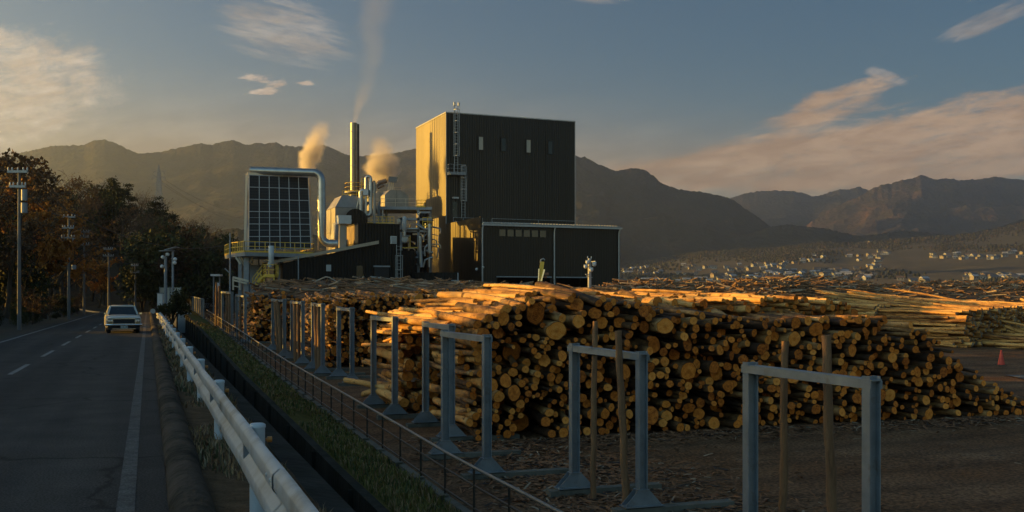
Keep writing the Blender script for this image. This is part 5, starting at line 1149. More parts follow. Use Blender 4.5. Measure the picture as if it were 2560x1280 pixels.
# ---------------------------------------------------------------- trees, poles, pylon
trunkm=M('tree_trunk',(.028,.020,.014),(.06,.045,.032),scale=3,rough=.95)
def leafm(name,c1,c2,c3):
    m,nt,b,N,L=nodes(name); b.inputs['Roughness'].default_value=.8; b.inputs['Specular IOR Level'].default_value=.15
    g=N.new('ShaderNodeNewGeometry'); n=N.new('ShaderNodeTexNoise'); n.inputs['Scale'].default_value=.55; n.inputs['Detail'].default_value=5; L.new(g.outputs['Position'],n.inputs['Vector'])
    oi=N.new('ShaderNodeObjectInfo'); a=N.new('ShaderNodeMath'); a.operation='MULTIPLY_ADD'; a.inputs[1].default_value=.22; L.new(oi.outputs['Random'],a.inputs[0]); L.new(n.outputs['Fac'],a.inputs[2])
    r=ramp(N,[(.38,c1),(.58,c2),(.80,c3)]); L.new(a.outputs[0],r.inputs['Fac']); L.new(r.outputs['Color'],b.inputs['Base Color']); return m
twigm=leafm('bare_twigs',(.045,.033,.024),(.075,.053,.038),(.12,.08,.055))
autm=leafm('autumn_leaves',(.18,.075,.018),(.34,.145,.032),(.48,.23,.06))
rustm=leafm('rust_leaves',(.055,.034,.02),(.10,.06,.032),(.16,.09,.045))
pinem=leafm('pine_needles',(.012,.017,.009),(.022,.03,.014),(.04,.045,.02))
everm=leafm('evergreen_leaves',(.02,.024,.010),(.04,.045,.018),(.075,.075,.026))
def branchy(seed,h,spread,leaf=0,leafs=.2,twigs=1.0,lowest=.25):
    """trunk + limbs + crown of twigs and leaf faces, rooted at the origin"""
    g=random.Random(seed); T=MB(); C=MB()
    def limb(p,d,l,r,depth):
        n=4; pts=[p]; q=p.copy(); dd=d.copy()
        for i in range(n):
            dd=(dd+Vector((g.gauss(0,.16),g.gauss(0,.16),g.gauss(.05,.12)))).normalized(); q=q+dd*l/n; pts.append(q.copy())
        if depth<2: T.tube(pts,[r*(1-.75*i/n) for i in range(n+1)],6 if depth==0 else 4,0,True,False)
        else:
            for a,b in zip(pts,pts[1:]):
                w=Vector((g.gauss(0,1),g.gauss(0,1),g.gauss(0,1))).cross(dd).normalized()*max(.012,r*.7)
                C.add([a-w,a+w,b+w*.6,b-w*.6],[(0,1,2,3)])
        if depth<3:
            k={0:11,1:5,2:4}[depth]
            for _ in range(int(k*twigs+.5)):
                t=g.uniform(lowest if depth==0 else .25,1); i=min(n-1,int(t*n)); b=pts[i].lerp(pts[i+1],t*n-i)
                az=g.uniform(0,2*PI); up=g.uniform(.15,.8) if depth==0 else g.uniform(-.15,.6)
                s=Vector((math.cos(az)*spread,math.sin(az)*spread,up)); nd=(dd*.35+s).normalized()
                limb(b,nd,l*g.uniform(.34,.52)*(1.15-.45*t if depth==0 else 1),r*.45*(1-.4*t),depth+1)
        if depth>=2 and leaf:
            for _ in range(leaf):
                b=pts[g.randrange(1,n+1)]+Vector((g.gauss(0,.22),g.gauss(0,.22),g.gauss(0,.18)))*h*.04
                u=Vector((g.gauss(0,1),g.gauss(0,1),g.gauss(0,1))).normalized(); v=u.cross(Vector((g.gauss(0,1),g.gauss(0,1),g.gauss(0,1)))).normalized(); s=leafs*g.uniform(.6,1.4)
                C.add([b-u*s,b+v*s*.6,b+u*s,b-v*s*.6],[(0,1,2,3)])
    limb(Vector((0,0,-.3)),Vector((0,0,1)),h*.86,h*.022,0); return T,C
def pine(seed,h):
    g=random.Random(seed); T=MB(); C=MB(); lean=Vector((g.gauss(0,.06),g.gauss(0,.06),0)); pts=[Vector((0,0,-.3))+(Vector((0,0,h))+lean*h)*(i/6)+Vector((g.gauss(0,.12),g.gauss(0,.12),0))*(i>0) for i in range(7)]
    T.tube(pts,[h*.02*(1-.8*i/6) for i in range(7)],6)
    for k in range(26):
        t=g.uniform(.42,1)**.8; i=min(5,int(t*6)); b=pts[i].lerp(pts[i+1],t*6-i); az=g.uniform(0,2*PI); l=h*g.uniform(.10,.27)*(1.25-t*.85)
        d=Vector((math.cos(az),math.sin(az),g.uniform(.0,.3))); e=b+d*l; T.tube([b,b.lerp(e,.5)+Vector((0,0,.1)),e],[.05,.035,.02],4,0,True,False)
        for m_ in range(70):
            c=b.lerp(e,g.uniform(.3,1.05))+Vector((g.gauss(0,.07),g.gauss(0,.07),g.gauss(.03,.028)))*h*.45
            u=Vector((g.gauss(0,1),g.gauss(0,1),abs(g.gauss(.5,.5)))).normalized()*h*.028; v=u.cross(Vector((g.gauss(0,1),g.gauss(0,1),g.gauss(0,1)))).normalized()*h*.006
            C.add([c-v,c+v,c+u+v*.3,c+u-v*.3],[(0,1,2,3)])
    return T,C
def bushy(seed,h,w,n,s):
    g=random.Random(seed); T=MB(); C=MB(); cl=[]
    for k in range(9):
        a=g.uniform(0,2*PI); rr_=w*g.uniform(.05,.5); z=h*g.uniform(.22,.92); rr_*=1.1-z/h*.5
        c=Vector((math.cos(a)*rr_,math.sin(a)*rr_,z)); cl.append((c,w*g.uniform(.16,.34))); T.tube([Vector((0,0,-.2)),Vector((c.x*.4,c.y*.4,z*.6)),c],[.07,.05,.02],5,0,True,False)
    for k in range(n):
        c,r=cl[g.randrange(len(cl))]; v=Vector((g.gauss(0,1),g.gauss(0,1),g.gauss(0,1))).normalized()*r*g.uniform(.35,1.12); p=c+v
        u=Vector((g.gauss(0,1),g.gauss(0,1),g.gauss(0,1))).normalized(); q=u.cross(Vector((g.gauss(0,1),g.gauss(0,1),g.gauss(0,1)))).normalized(); e=s*g.uniform(.5,1.4)
        C.add([p-u*e,p+q*e*.55,p+u*e,p-q*e*.55],[(0,1,2,3)])
    return T,C
KIN={'bare':[branchy(100+i,10,.95,0,twigs=1.35) for i in range(4)],'rust':[branchy(200+i,9.5,.9,6,.13,twigs=1.1) for i in range(3)],
     'autumn':[branchy(300+i,11,.62,13,.16,twigs=1.2,lowest=.15) for i in range(3)],'pine':[pine(400+i,10) for i in range(4)],'evergreen':[bushy(500+i,8,5.5,2600,.19) for i in range(3)]}
CM={'bare':twigm,'rust':rustm,'autumn':autm,'pine':pinem,'evergreen':everm}
MESH={}
for k,vs in KIN.items():
    MESH[k]=[(T.mesh('trunk',trunkm),C.mesh('crown',CM[k])) for T,C in vs]
LOOK={'bare':'bare brown leafless tree','rust':'tree with thin rust brown leaves','autumn':'tall orange autumn tree','pine':'dark pine with layered boughs','evergreen':'dark round evergreen tree'}
def tree(kind,x,y,z,s,label,group,rz=None,vi=None):
    t=thing(kind+'_tree',label,'tree',(x,y,z),group); t.rotation_euler=(0,0,R.uniform(0,6.28) if rz is None else rz); t.scale=(s*R.uniform(.9,1.1),)*2+(s,)
    T,C=MESH[kind][R.randrange(len(MESH[kind])) if vi is None else vi]
    for nm,me in (('trunk',T),('crown',C)):
        o=bpy.data.objects.new(nm,me); COL.objects.link(o); o.parent=t
    return t
LINE=[(-400,385),(0,388),(40,384),(75,398),(100,425),(125,452),(160,448),(210,446),(250,458),(290,450),(320,462),(350,478),(385,492),(420,520),(455,548),(500,552),(540,572),(570,590),(590,606),(625,640)]
HGT={'bare':10,'rust':9.6,'autumn':11,'pine':10.3,'evergreen':7.8}
def put(px,Y,kind,label,group,top=None,smax=1.45,smin=.35,vi=None):
    x=(px-1280)/F*Y; z=hill_z(x+SL*Y,Y)-.1; zt=z_at(interp(px,LINE) if top is None else top,Y); s=(zt-z)/HGT[kind]
    if s<smin: return None
    return tree(kind,x,Y,z,min(smax,s),label,group,vi=vi)
def place_of(px,Y):
    if px<60: return 'at the left edge of the view' 
    if px<150: return 'behind the first two poles'
    if px<240: return 'by the roadside poles'
    if px<330: return 'above the car on the slope'
    if px<430: return 'before the pylon'
    if px<520: return 'on the slope behind the solar lamps'
    return 'beside the yellow deck'
# skyline trees
sky_=[(6,92,'rust'),(22,95,'rust'),(40,97,'rust'),(56,100,'rust'),(78,104,'rust'),(92,107,'rust'),(104,112,'bare'),(128,125,'bare'),(150,135,'evergreen'),(172,140,'bare'),(196,148,'bare'),(218,152,'rust'),(240,158,'bare'),(262,160,'bare'),(352,166,'bare'),(372,170,'bare'),(400,168,'bare'),(455,165,'bare'),(478,172,'bare'),(500,170,'bare'),(520,168,'rust'),(540,172,'bare'),(558,170,'bare'),(576,168,'bare'),(594,172,'bare'),(612,170,'bare')]
for px,Y,k in sky_: put(px,Y,k,f'{LOOK[k]} on the skyline, {place_of(px,Y)}','trees along the hill skyline',interp(px,LINE)+R.uniform(-6,8))
for px,Y,top,lab in ((288,155,444,'broad dark pine highest on the skyline left of the pylon'),(306,157,452,'second dark pine pressed against the broad skyline pine'),(328,158,456,'narrow upright dark pine standing alone on the skyline'),(385,150,486,'leaning dark pine just below the pylon foot'),(430,152,517,'low flat-topped dark pine right of the pylon'),(412,158,528,'small dark pine tucked beside the flat-topped one')):
    put(px,Y,'pine',lab,'pines on the hill skyline',top,1.6)
# autumn trees by the road
for px,Y,top,k,lab in ((112,74,466,'autumn','great orange autumn tree behind the second roadside pole'),(66,70,520,'autumn','orange autumn tree left of the great one, behind the first pole'),(14,58,470,'rust','large rust brown tree at the left edge of the view'),(150,92,520,'autumn','orange autumn tree right of the great one, touching the second pole'),(244,124,645,'autumn','small yellowing tree between the roadside poles and the car'),(262,126,668,'rust','small rust coloured tree directly above the car'),(40,64,600,'evergreen','dark green shrubby tree under the orange ones'),(228,128,575,'rust','reddish tree behind the third roadside pole')):
    put(px,Y,k,lab,'roadside trees on the left',top,1.6,.2)
# the wood that fills the slope
for i in range(150):
    px=R.uniform(-60,610); Ymin=max(62,7.8*F/max(45,370-px)) if px<310 else 119
    Y=R.uniform(min(Ymin,150),166); tl=interp(px,LINE); k=R.choices(['bare','rust','evergreen','pine'],[.52,.16,.24,.08])[0]
    x=(px-1280)/F*Y; L_=x+SL*Y
    if -6.6<L_<6 and Y<119: continue
    z=hill_z(L_,Y); top=max(tl+R.uniform(8,60),HY-(z+R.uniform(6.5,10.5)-CZ)/Y*F)
    put(px,Y,k,f'{LOOK[k]} in the wood, {place_of(px,Y)}','trees of the wood on the left slope',top,1.15,.3)
# scrub beside the road, seen low along the verge
for i in range(40):
    Y=R.uniform(36,112); L_=-6.9-R.random()*1.6; x=RX(L_,Y); k='evergreen' if R.random()<.45 else 'rust'
    t=tree(k,x,Y,hill_z(L_,Y)-.1,R.uniform(.13,.24),('low dark green shrub' if k=='evergreen' else 'low brown shrub')+' along the left road verge','shrubs along the left road verge')
    t.name='shrub'; t['category']='shrub'
# the bank goes on beside and behind the camera with the same low scrub and young trees
for i in range(46):
    Y=R.uniform(-12,62); L_=-10.5-R.random()*7; k=R.choice(['bare','rust','evergreen','evergreen','evergreen']); z=hill_z(L_,Y); want=interp(Y,[(0,5.0),(24,5.0),(34,5.2),(44,6.6),(62,9.0)])
    if (RX(L_,Y)/Y if Y>1 else -9)>-.53: continue
    tree(k,RX(L_,Y),Y,z-.1,max(.2,(want*R.uniform(.75,1.08)-z)/HGT[k]),f'{LOOK[k]} on the bank left of the road','trees on the near left bank')
# leafy shrub at the end of the guard rail
mb1,mb2=bushy(77,2.7,1.9,2600,.10)
c=P(430,806,74); t=thing('leafy_shrub','dark leafy shrub leaning over the far end of the guard rail','shrub',(c.x,74,-.1)); mb1.build('trunk',trunkm,t,local=True); mb2.build('crown',leafm('shrub_leaves',(.02,.022,.008),(.045,.045,.015),(.12,.085,.025)),t,local=True); t.scale=(.95,.95,.95)
# concrete power poles
def pole(px,Y,top,arms,label,extra=(),r=.16):
    c=P(px,0,Y); t=thing('power_pole',label,'power pole',(c.x,Y,hill_z(c.x+SL*Y,Y)),'power poles along the left road side'); zt=z_at(top,Y)
    mb=MB(); mb.tube([(c.x,Y,hill_z(c.x+SL*Y,Y)-.5),(c.x,Y,zt)],[r,r*.62],10); mb.build('pole',M_pole,t)
    for (py,hw) in arms:
        z=z_at(py,Y); mb=MB(); mb.bar((c.x-hw,Y-.15,z),(c.x+hw,Y-.15,z),.12); ar=mb.build('crossarm',galv,t)
        for k in (-.95,-.55,.0,.55,.95):
            mb=MB(); q=Vector((c.x+hw*k,Y-.15,z+.06)); mb.tube([q,q+Vector((0,0,.06)),q+Vector((0,0,.16))],[.025,.045,.025],8); mb.build('insulator',lampw,ar)
    for (dx,py,w_,h) in extra:
        mb=MB(); q=Vector((c.x+dx,Y-.1,z_at(py,Y))); mb.tube([q-Vector((0,0,h/2)),q+Vector((0,0,h/2))],w_/2,12); mb.build('transformer',steelp,t)
    return c.x,Y,zt
M_pole=M('pole_concrete',(.11,.112,.115),(.16,.162,.165),scale=1.5,rough=.85)
pl=[pole(48,51,428,[(430,.50),(467,.40)],'nearest power pole, dark and tall at the left edge of the wood',[(.30,488,.28,.55),(.30,520,.3,.5)],.105),
    pole(172,81,541,[(543,.58),(570,.45),(594,.52)],'power pole with a white transformer and tangled wires before the orange tree',[(.35,607,.42,.8),(.45,668,.35,.35)],.13),
    pole(210,100,577,[(580,.55),(593,.48),(612,.55)],'slim grey power pole standing right of the one with wires',(),.13),
    pole(272,116,620,[(623,.5),(640,.6)],'plain grey power pole directly above the car',(),.15),
    pole(338,118,661,[(664,.4),(681,.5)],'shortest power pole, far down the road among dark trees',(),.14)]
wire=M('wire',(.03,.03,.03),rough=.6)
def cable(a,b,sag,label,r=.028):
    mb=MB(); a=Vector(a); b=Vector(b); pts=[]
    for i in range(15):
        t=i/14; p=a.lerp(b,t); p.z-=sag*4*t*(1-t); pts.append(p)
    mb.tube(pts,r,5); solo(mb,'power_cable',wire,label,'power cable','cables between the power poles')
names=['first and second','second and third','third and fourth','fourth and fifth']
for i in range(4):
    a,b=pl[i],pl[i+1]
    for k,s in ((-.7,'left'),(.7,'right')): cable((a[0]+k,a[1],a[2]+.1),(b[0]+k,b[1],b[2]+.1),.5,f'thin {s} cable slung between the {names[i]} power poles')
cable((pl[0][0],51,z_at(470,51)),(pl[0][0]-9,30,z_at(330,30)),.4,'dark cable rising out of view from the nearest power pole',.03)
cable((pl[0][0]-.6,51,pl[0][2]),(pl[0][0]-10,30,z_at(240,30)),.4,'upper dark cable rising out of view from the nearest power pole',.03)
cable(P(195,540,81),P(600,602,112),1.6,'long cable sagging across the wooded slope to the plant',.03)
# lattice pylon
py_=thing('lattice_pylon','steel lattice pylon rising behind the pines on the hill','pylon',P(397,745,400)); mb=MB(); c=P(397,0,400).x
zt=z_at(411,400); 
def hw(z): return .25+max(0,(z_at(425,400)-z))*.075
levels=[5,14,22,29,35,40,44,47.5,50,z_at(425,400)]
for s in ((-1,-1),(1,-1),(1,1),(-1,1)):
    for z0,z1 in zip(levels,levels[1:]): mb.bar((c+s[0]*hw(z0),400+s[1]*hw(z0),z0),(c+s[0]*hw(z1),400+s[1]*hw(z1),z1),.22)
    mb.bar((c+s[0]*.25,400+s[1]*.25,levels[-1]),(c,400,zt),.2)
for z0,z1 in zip(levels,levels[1:]):
    for y in (-1,1):
        mb.bar((c-hw(z0),400+y*hw(z0),z0),(c+hw(z1),400+y*hw(z1),z1),.10); mb.bar((c+hw(z0),400+y*hw(z0),z0),(c-hw(z1),400+y*hw(z1),z1),.10); mb.bar((c-hw(z1),400+y*hw(z1),z1),(c+hw(z1),400+y*hw(z1),z1),.10)
mb.build('tower',steelp,py_)
for pyy,w_ in ((429,2.2),(443,2.7),(458,2.3)):
    mb=MB(); z=z_at(pyy,400); 
    for s in (-1,1): mb.bar((c,400,z+.5),(c+s*w_,400,z),.16); mb.bar((c,400,z-.3),(c+s*w_,400,z),.13); mb.bar((c+s*w_*.95,400,z),(c+s*w_*.95,400,z-1.1),.2)
    mb.build('arm',steelp,py_)
for k,(a,pyy) in enumerate(((-2.3,430),(2.3,443),(2.2,458))):
    cable((c+a,400,z_at(pyy,400)-1),P(610,[560,530,545][k],620),3,['upper','middle','lower'][k]+' line running from the lattice pylon towards the plant',.05)
# ---------------------------------------------------------------- the town on the slope
wallc=[M('house_white',(.18,.19,.195),(.26,.265,.27),scale=.4,rough=.8),M('house_cream',(.19,.165,.14),(.25,.215,.18),scale=.4,rough=.8),M('house_grey',(.15,.16,.17),(.22,.23,.24),scale=.4,rough=.8)]
roofc=[M('roof_slate',(.05,.055,.065),(.09,.095,.105),scale=.5,rough=.6),M('roof_brown',(.09,.06,.045),(.13,.09,.07),scale=.5,rough=.7),M('roof_pale',(.24,.25,.28),(.32,.33,.36),scale=.5,rough=.5)]
def inv_D(px,py):
    lo,hi=FD0+5,FD1-10
    for _ in range(28):
        m_=(lo+hi)/2
        if foot_py(px,m_)>py: lo=m_
        else: hi=m_
    return (lo+hi)/2
def foot_h(px,D): return foot_z(px,D)+(1.6*mnoise.noise((px*.03,D*.02,7))+2.5*mnoise.noise((px*.012,D*.008,9)))*sstep(FD0,FD0+300,D)
HM={}
def hmesh(w,d,h,rh,wi,ri,flat):
    key=(round(w),round(d),round(h),wi,ri,flat)
    if key in HM: return HM[key]
    B=MB(); B.bb((-w/2,-d/2,-3),(w/2,d/2,h),m=0)
    Rf=MB()
    if flat: Rf.bb((-w/2-.3,-d/2-.3,h+.01),(w/2+.3,d/2+.3,h+.5))
    else: Rf.prism([(-w/2-.7,-d/2-.7,h+.01),(-w/2-.7,d/2+.7,h+.01),(-w/2-.7,0,h+rh)],(w+1.4,0,0))
    Wn=MB()
    for k in range(max(2,int(w/3))):
        x=-w/2+ (k+.5)*w/max(2,int(w/3)); Wn.box((x,-d/2-.03,h*.55),(1.3,.06,1.3))
    HM[key]=(B.mesh('house_wall',wallc[wi]),Rf.mesh('house_roof',roofc[ri]),Wn.mesh('house_window',darkgl)); return HM[key]
g=random.Random(21)
zones=[ # photo box, slope dy/dx, count, description
 (1560,1800,668,688,-.03,34,'in the upper street by the black hall'),(1800,2000,660,676,-.06,24,'in the upper street, middle of the slope'),
 (1780,1990,690,708,-.02,34,'low in the valley beyond the branch heap'),(1880,2120,676,704,-.03,54,'in the dense white village in mid slope'),
 (2090,2200,668,704,-.22,34,'in the village tongue climbing right'),(2000,2210,640,656,-.02,24,'in the short row above the dense village'),
 (2190,2226,628,640,0,7,'in the tiny warm cluster highest on the slope'),(2330,2400,636,646,0,14,'in the upper right row, left half'),(2400,2500,640,648,0,14,'in the upper right row, right half'),(2505,2560,628,644,0,7,'at the upper right edge of the view'),
 (2405,2470,688,700,0,10,'low on the right slope, left cluster'),(2470,2560,690,702,0,16,'low on the right slope, right cluster'),(2230,2330,700,712,0,5,'alone low on the slope'),(2160,2175,606,609,0,1,'standing on the ridge top')]
for (x0,x1,y0,y1,sl,n,desc) in zones:
    for i in range(n):
        px=g.uniform(x0,x1); py=g.uniform(y0,y1)+sl*(px-(x0+x1)/2)
        if py<foot_ridge(px)+2: py=foot_ridge(px)+3
        D=inv_D(px,py); z=foot_h(px,D); big=g.random()<.10; w_=g.choice([6,7,8]) if not big else g.choice([11,14]); d_=g.choice([6,7]); h_=g.choice([2.2,2.8,3.4])
        wi=g.choices([0,1,2],[.55,.25,.2])[0]; ri=g.choices([0,1,2],[.5,.22,.28])[0]; flat=big and g.random()<.6
        rfn='pale roof' if ri==2 else 'brown roof' if ri==1 else 'slate roof'; wn=['white','cream','grey'][wi]
        bm_,rm_,wm_=hmesh(w_,d_,h_,1.9,wi,ri,flat)
        t=thing('house',f'{"long" if big else "small"} {wn} house with {rfn} {desc}','house',((px-1280)/F*D,D,z),'houses of the town across the valley',rz=g.uniform(-.5,.5))
        for nm,me in (('wall',bm_),('roof',rm_),('window',wm_)):
            o=bpy.data.objects.new(nm,me); COL.objects.link(o); o.parent=t
for i,(px,py,w_) in enumerate([(1622,706,16),(1652,706,10),(1690,706,9),(1752,701,14),(1774,707,6),(1838,705,11),(1865,704,9),(1716,703,8)]):
    D=inv_D(px,py); z=foot_h(px,D); bm_,rm_,wm_=hmesh(w_,5,2.6,1.4,0,2,False); t=thing('greenhouse','long white greenhouse shed on the flat land at the foot of the slope','greenhouse',((px-1280)/F*D,D,z),'white sheds on the valley floor',rz=g.uniform(-.15,.15))
    for nm,me in (('wall',bm_),('roof',rm_)):
        o=bpy.data.objects.new(nm,me); COL.objects.link(o); o.parent=t
# woods and hedges on the slope: far too many trees to count
mb=MB(); base=[]
for i in range(26): 
    px=g.uniform(1440,2700); py=g.uniform(foot_ridge(px)+2,708); base.append((px,py,g.uniform(14,60),g.uniform(2,7)))
for i in range(20): px=1480+i*62; base.append((px,foot_ridge(px)+4,50,4))
for i in range(9500):
    q=base[g.randrange(len(base))]; px=g.gauss(q[0],q[2]); py=g.gauss(q[1],q[3]); py=min(714,max(foot_ridge(px)+1,py)); D=inv_D(px,py); z=foot_h(px,D); r=g.uniform(1.2,2.7); c=Vector(((px-1280)/F*D,D,z+r*.6))
    vs=[]; n=6
    for (zz_,rr_) in ((-.9,.6),(-.1,1.0),(.7,.65)):
        for j in range(n): a=2*PI*j/n+g.uniform(-.2,.2); vs.append(c+Vector((math.cos(a)*rr_*g.uniform(.75,1.2),math.sin(a)*rr_*g.uniform(.75,1.2),zz_*g.uniform(.8,1.3)))*r)
    vs.append(c+Vector((0,0,r*g.uniform(.8,1.15))))
    fs=[(k*n+j,k*n+(j+1)%n,(k+1)*n+(j+1)%n,(k+1)*n+j) for k in range(2) for j in range(n)]+[(2*n+j,2*n+(j+1)%n,3*n) for j in range(n)]
    mb.cr=g.uniform(.05,1); mb.add(vs,fs,g.choices([0,1,2],[.70,.27,.03])[0])
tag(mb.build('woodland',[M('wood_dark',(.010,.014,.009),(.02,.022,.013),scale=.06,rough=.95),M('wood_brown',(.028,.022,.014),(.05,.035,.02),scale=.06,rough=.95),M('wood_rust',(.07,.04,.018),(.10,.055,.025),scale=.06,rough=.95)]),'dark woods and hedgerows scattered over the far slope',kind='stuff')

# ---------------------------------------------------------------- steam
def steam(name,pts,label,dens,seed,col=(.98,.92,.88),scale=.5,lo=.40,hi=.72,aniso=.35):  # default col puts a little warm sunlight into white steam
    """plume along a path: a tube-shaped box of air whose density thins from the axis outwards"""
    mb=MB(); P_=[Vector(p) for p,_ in pts]; mb.tube(P_,[r*1.35 for _,r in pts],18)
    m=bpy.data.materials.new(name); m.use_nodes=True; nt=m.node_tree; nt.nodes.clear(); N=nt.nodes; L=nt.links
    o=N.new('ShaderNodeOutputMaterial'); v=N.new('ShaderNodeVolumePrincipled'); v.inputs['Color'].default_value=(*col,1); v.inputs['Anisotropy'].default_value=aniso
    g_=N.new('ShaderNodeNewGeometry'); n=N.new('ShaderNodeTexNoise'); n.inputs['Scale'].default_value=scale; n.inputs['Detail'].default_value=6; n.inputs['Roughness'].default_value=.62; n.inputs['Distortion'].default_value=.6
    L.new(g_.outputs['Position'],n.inputs['Vector'])
    sx=N.new('ShaderNodeSeparateXYZ'); L.new(g_.outputs['Position'],sx.inputs[0])
    z0=P_[0].z; z1=P_[-1].z
    def curve(vals):                       # piecewise value over height through a ramp
        r=N.new('ShaderNodeValToRGB'); e=r.color_ramp.elements
        while len(e)<len(vals): e.new(.5)
        for k,x in enumerate(vals): e[k].position=(P_[k].z-z0)/(z1-z0); e[k].color=(x,x,x,1)
        return r
    mr=N.new('ShaderNodeMapRange'); mr.inputs[1].default_value=z0; mr.inputs[2].default_value=z1; L.new(sx.outputs[2],mr.inputs[0])
    xs=[p.x for p in P_]; ys=[p.y for p in P_]; rs=[r for _,r in pts]; x0=min(xs)-1; x1=max(xs)+1
    cx=curve([(x-x0)/(x1-x0) for x in xs]); L.new(mr.outputs[0],cx.inputs[0]); rm=max(rs); cr=curve([r/rm for r in rs]); L.new(mr.outputs[0],cr.inputs[0])
    def mt(op,a,b,c=None):
        q=N.new('ShaderNodeMath'); q.operation=op
        for k,x in enumerate((a,b,c)):
            if x is None: continue
            if isinstance(x,(int,float)): q.inputs[k].default_value=x
            else: L.new(x,q.inputs[k])
        return q.outputs[0]
    ax_=mt('MULTIPLY_ADD',cx.outputs[0],x1-x0,x0); dx=mt('SUBTRACT',sx.outputs[0],ax_); dy=mt('SUBTRACT',sx.outputs[1],ys[0]); rr_=mt('MULTIPLY',cr.outputs[0],rm)
    d=mt('DIVIDE',mt('SQRT',mt('ADD',mt('MULTIPLY',dx,dx),mt('MULTIPLY',dy,dy)),None),rr_)
    fall=N.new('ShaderNodeMapRange'); fall.interpolation_type='SMOOTHSTEP'; fall.inputs[1].default_value=.15; fall.inputs[2].default_value=1.25; fall.inputs[3].default_value=1; fall.inputs[4].default_value=0; L.new(d,fall.inputs[0])
    dn=mt('ADD',n.outputs['Fac'],mt('MULTIPLY',mt('SUBTRACT',fall.outputs[0],1.0),.5)); sm=N.new('ShaderNodeMapRange'); sm.interpolation_type='SMOOTHSTEP'; sm.inputs[1].default_value=lo; sm.inputs[2].default_value=hi; L.new(dn,sm.inputs[0])
    cd=curve([x/max(dens) for x in dens]); L.new(mr.outputs[0],cd.inputs[0])
    den=mt('MULTIPLY',mt('MULTIPLY',sm.outputs[0],cd.outputs[0]),max(dens)); L.new(den,v.inputs['Density']); L.new(v.outputs[0],o.inputs['Volume'])
    return tag(mb.build(name,m),label,kind='stuff')
def pp(px,py,Y,rpx): return (P(px,py,Y),rpx/F*Y)
steam('steam',[pp(770,430,128,32),pp(768,400,128,40),pp(784,370,128,44),pp(797,338,128,42),pp(806,300,128,30)],'glowing steam cloud rising behind the solar wall',[2.8,2.8,1.4,.45,.0],1,scale=.5,lo=.22,hi=.56)
steam('steam',[pp(958,455,131,48),pp(955,425,131,56),pp(964,398,131,58),pp(952,365,131,44),pp(946,338,131,30)],'glowing steam cloud drifting over the boiler casings',[2.4,2.4,1.0,.3,.0],2,scale=.45,lo=.22,hi=.56)
steam('steam',[pp(886,308,133,7),pp(893,280,133,16),pp(908,245,133,27),pp(922,190,133,38),pp(930,130,133,48),pp(935,60,133,62),pp(945,-30,133,80)],'thin pinkish plume climbing from the chimney top',[.5,.18,.09,.04,.036,.03,.025],3,scale=.22,lo=.18,hi=.65)
# ---------------------------------------------------------------- air, sky, light, camera
def volume_mat(name, color, dens, aniso):
    m=bpy.data.materials.new(name); m.use_nodes=True; nt=m.node_tree; nt.nodes.clear()
    o=nt.nodes.new('ShaderNodeOutputMaterial'); v=nt.nodes.new('ShaderNodeVolumePrincipled')
    v.inputs['Color'].default_value=(*color,1); v.inputs['Density'].default_value=dens; v.inputs['Anisotropy'].default_value=aniso
    nt.links.new(v.outputs[0], o.inputs['Volume']); return m,nt,v
hm,_,_=volume_mat('haze_air',(.62,.76,1.0),HAZE,.8)
mb=MB(); mb.bb((-2320,-60,-6.6),(5200,6300,760)); tag(mb.build('haze',hm),'thin pale haze filling the valley air',kind='stuff')

S=Vector((-math.cos(SUN_EL)*math.sin(SUN_AZ), math.cos(SUN_EL)*math.cos(SUN_AZ), math.sin(SUN_EL)))
ld=bpy.data.lights.new('sun','SUN'); ld.energy=SUN_E; ld.angle=math.radians(.5); ld.color=(1,.525,.065)
lo=bpy.data.objects.new('sun',ld); COL.objects.link(lo); lo.rotation_euler=S.to_track_quat('Z','Y').to_euler(); lo.location=(-60,20,40)
w=bpy.data.worlds.new('World'); SC.world=w; w.use_nodes=True; nt=w.node_tree; N=nt.nodes; L=nt.links
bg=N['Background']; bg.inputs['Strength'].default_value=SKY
sky=N.new('ShaderNodeTexSky'); sky.sky_type='NISHITA'; sky.sun_disc=False; sky.sun_elevation=SUN_EL; sky.sun_rotation=-SUN_AZ%(2*PI)
sky.air_density=1.0; sky.dust_density=1.0; sky.ozone_density=1.8; sky.altitude=700
tc=N.new('ShaderNodeTexCoord'); sx=N.new('ShaderNodeSeparateXYZ'); L.new(tc.outputs['Generated'],sx.inputs[0])
def mth(op,a,b=None,c=None,clamp=False):
    n=N.new('ShaderNodeMath'); n.operation=op; n.use_clamp=clamp
    for k,x in enumerate((a,b,c)):
        if x is None: continue
        if isinstance(x,(int,float)): n.inputs[k].default_value=x
        else: L.new(x,n.inputs[k])
    return n.outputs[0]
ysafe=mth('MAXIMUM',sx.outputs[1],.05)
U=mth('DIVIDE',sx.outputs[0],ysafe); V=mth('DIVIDE',sx.outputs[2],ysafe)    # tangent of bearing and of height
def noise(scale,su,sv,ang=0,detail=8,rough=.6,dist=0,off=0):
    c=N.new('ShaderNodeCombineXYZ'); ca,sa=math.cos(ang),math.sin(ang)
    a=mth('ADD',mth('MULTIPLY',U,ca),mth('MULTIPLY',V,sa)); b=mth('SUBTRACT',mth('MULTIPLY',V,ca),mth('MULTIPLY',U,sa))
    L.new(mth('MULTIPLY',a,su),c.inputs[0]); L.new(mth('MULTIPLY',b,sv),c.inputs[1]); c.inputs[2].default_value=off
    n=N.new('ShaderNodeTexNoise'); n.inputs['Scale'].default_value=scale; n.inputs['Detail'].default_value=detail; n.inputs['Roughness'].default_value=rough; n.inputs['Distortion'].default_value=dist
    L.new(c.outputs[0],n.inputs['Vector']); return n.outputs['Fac']
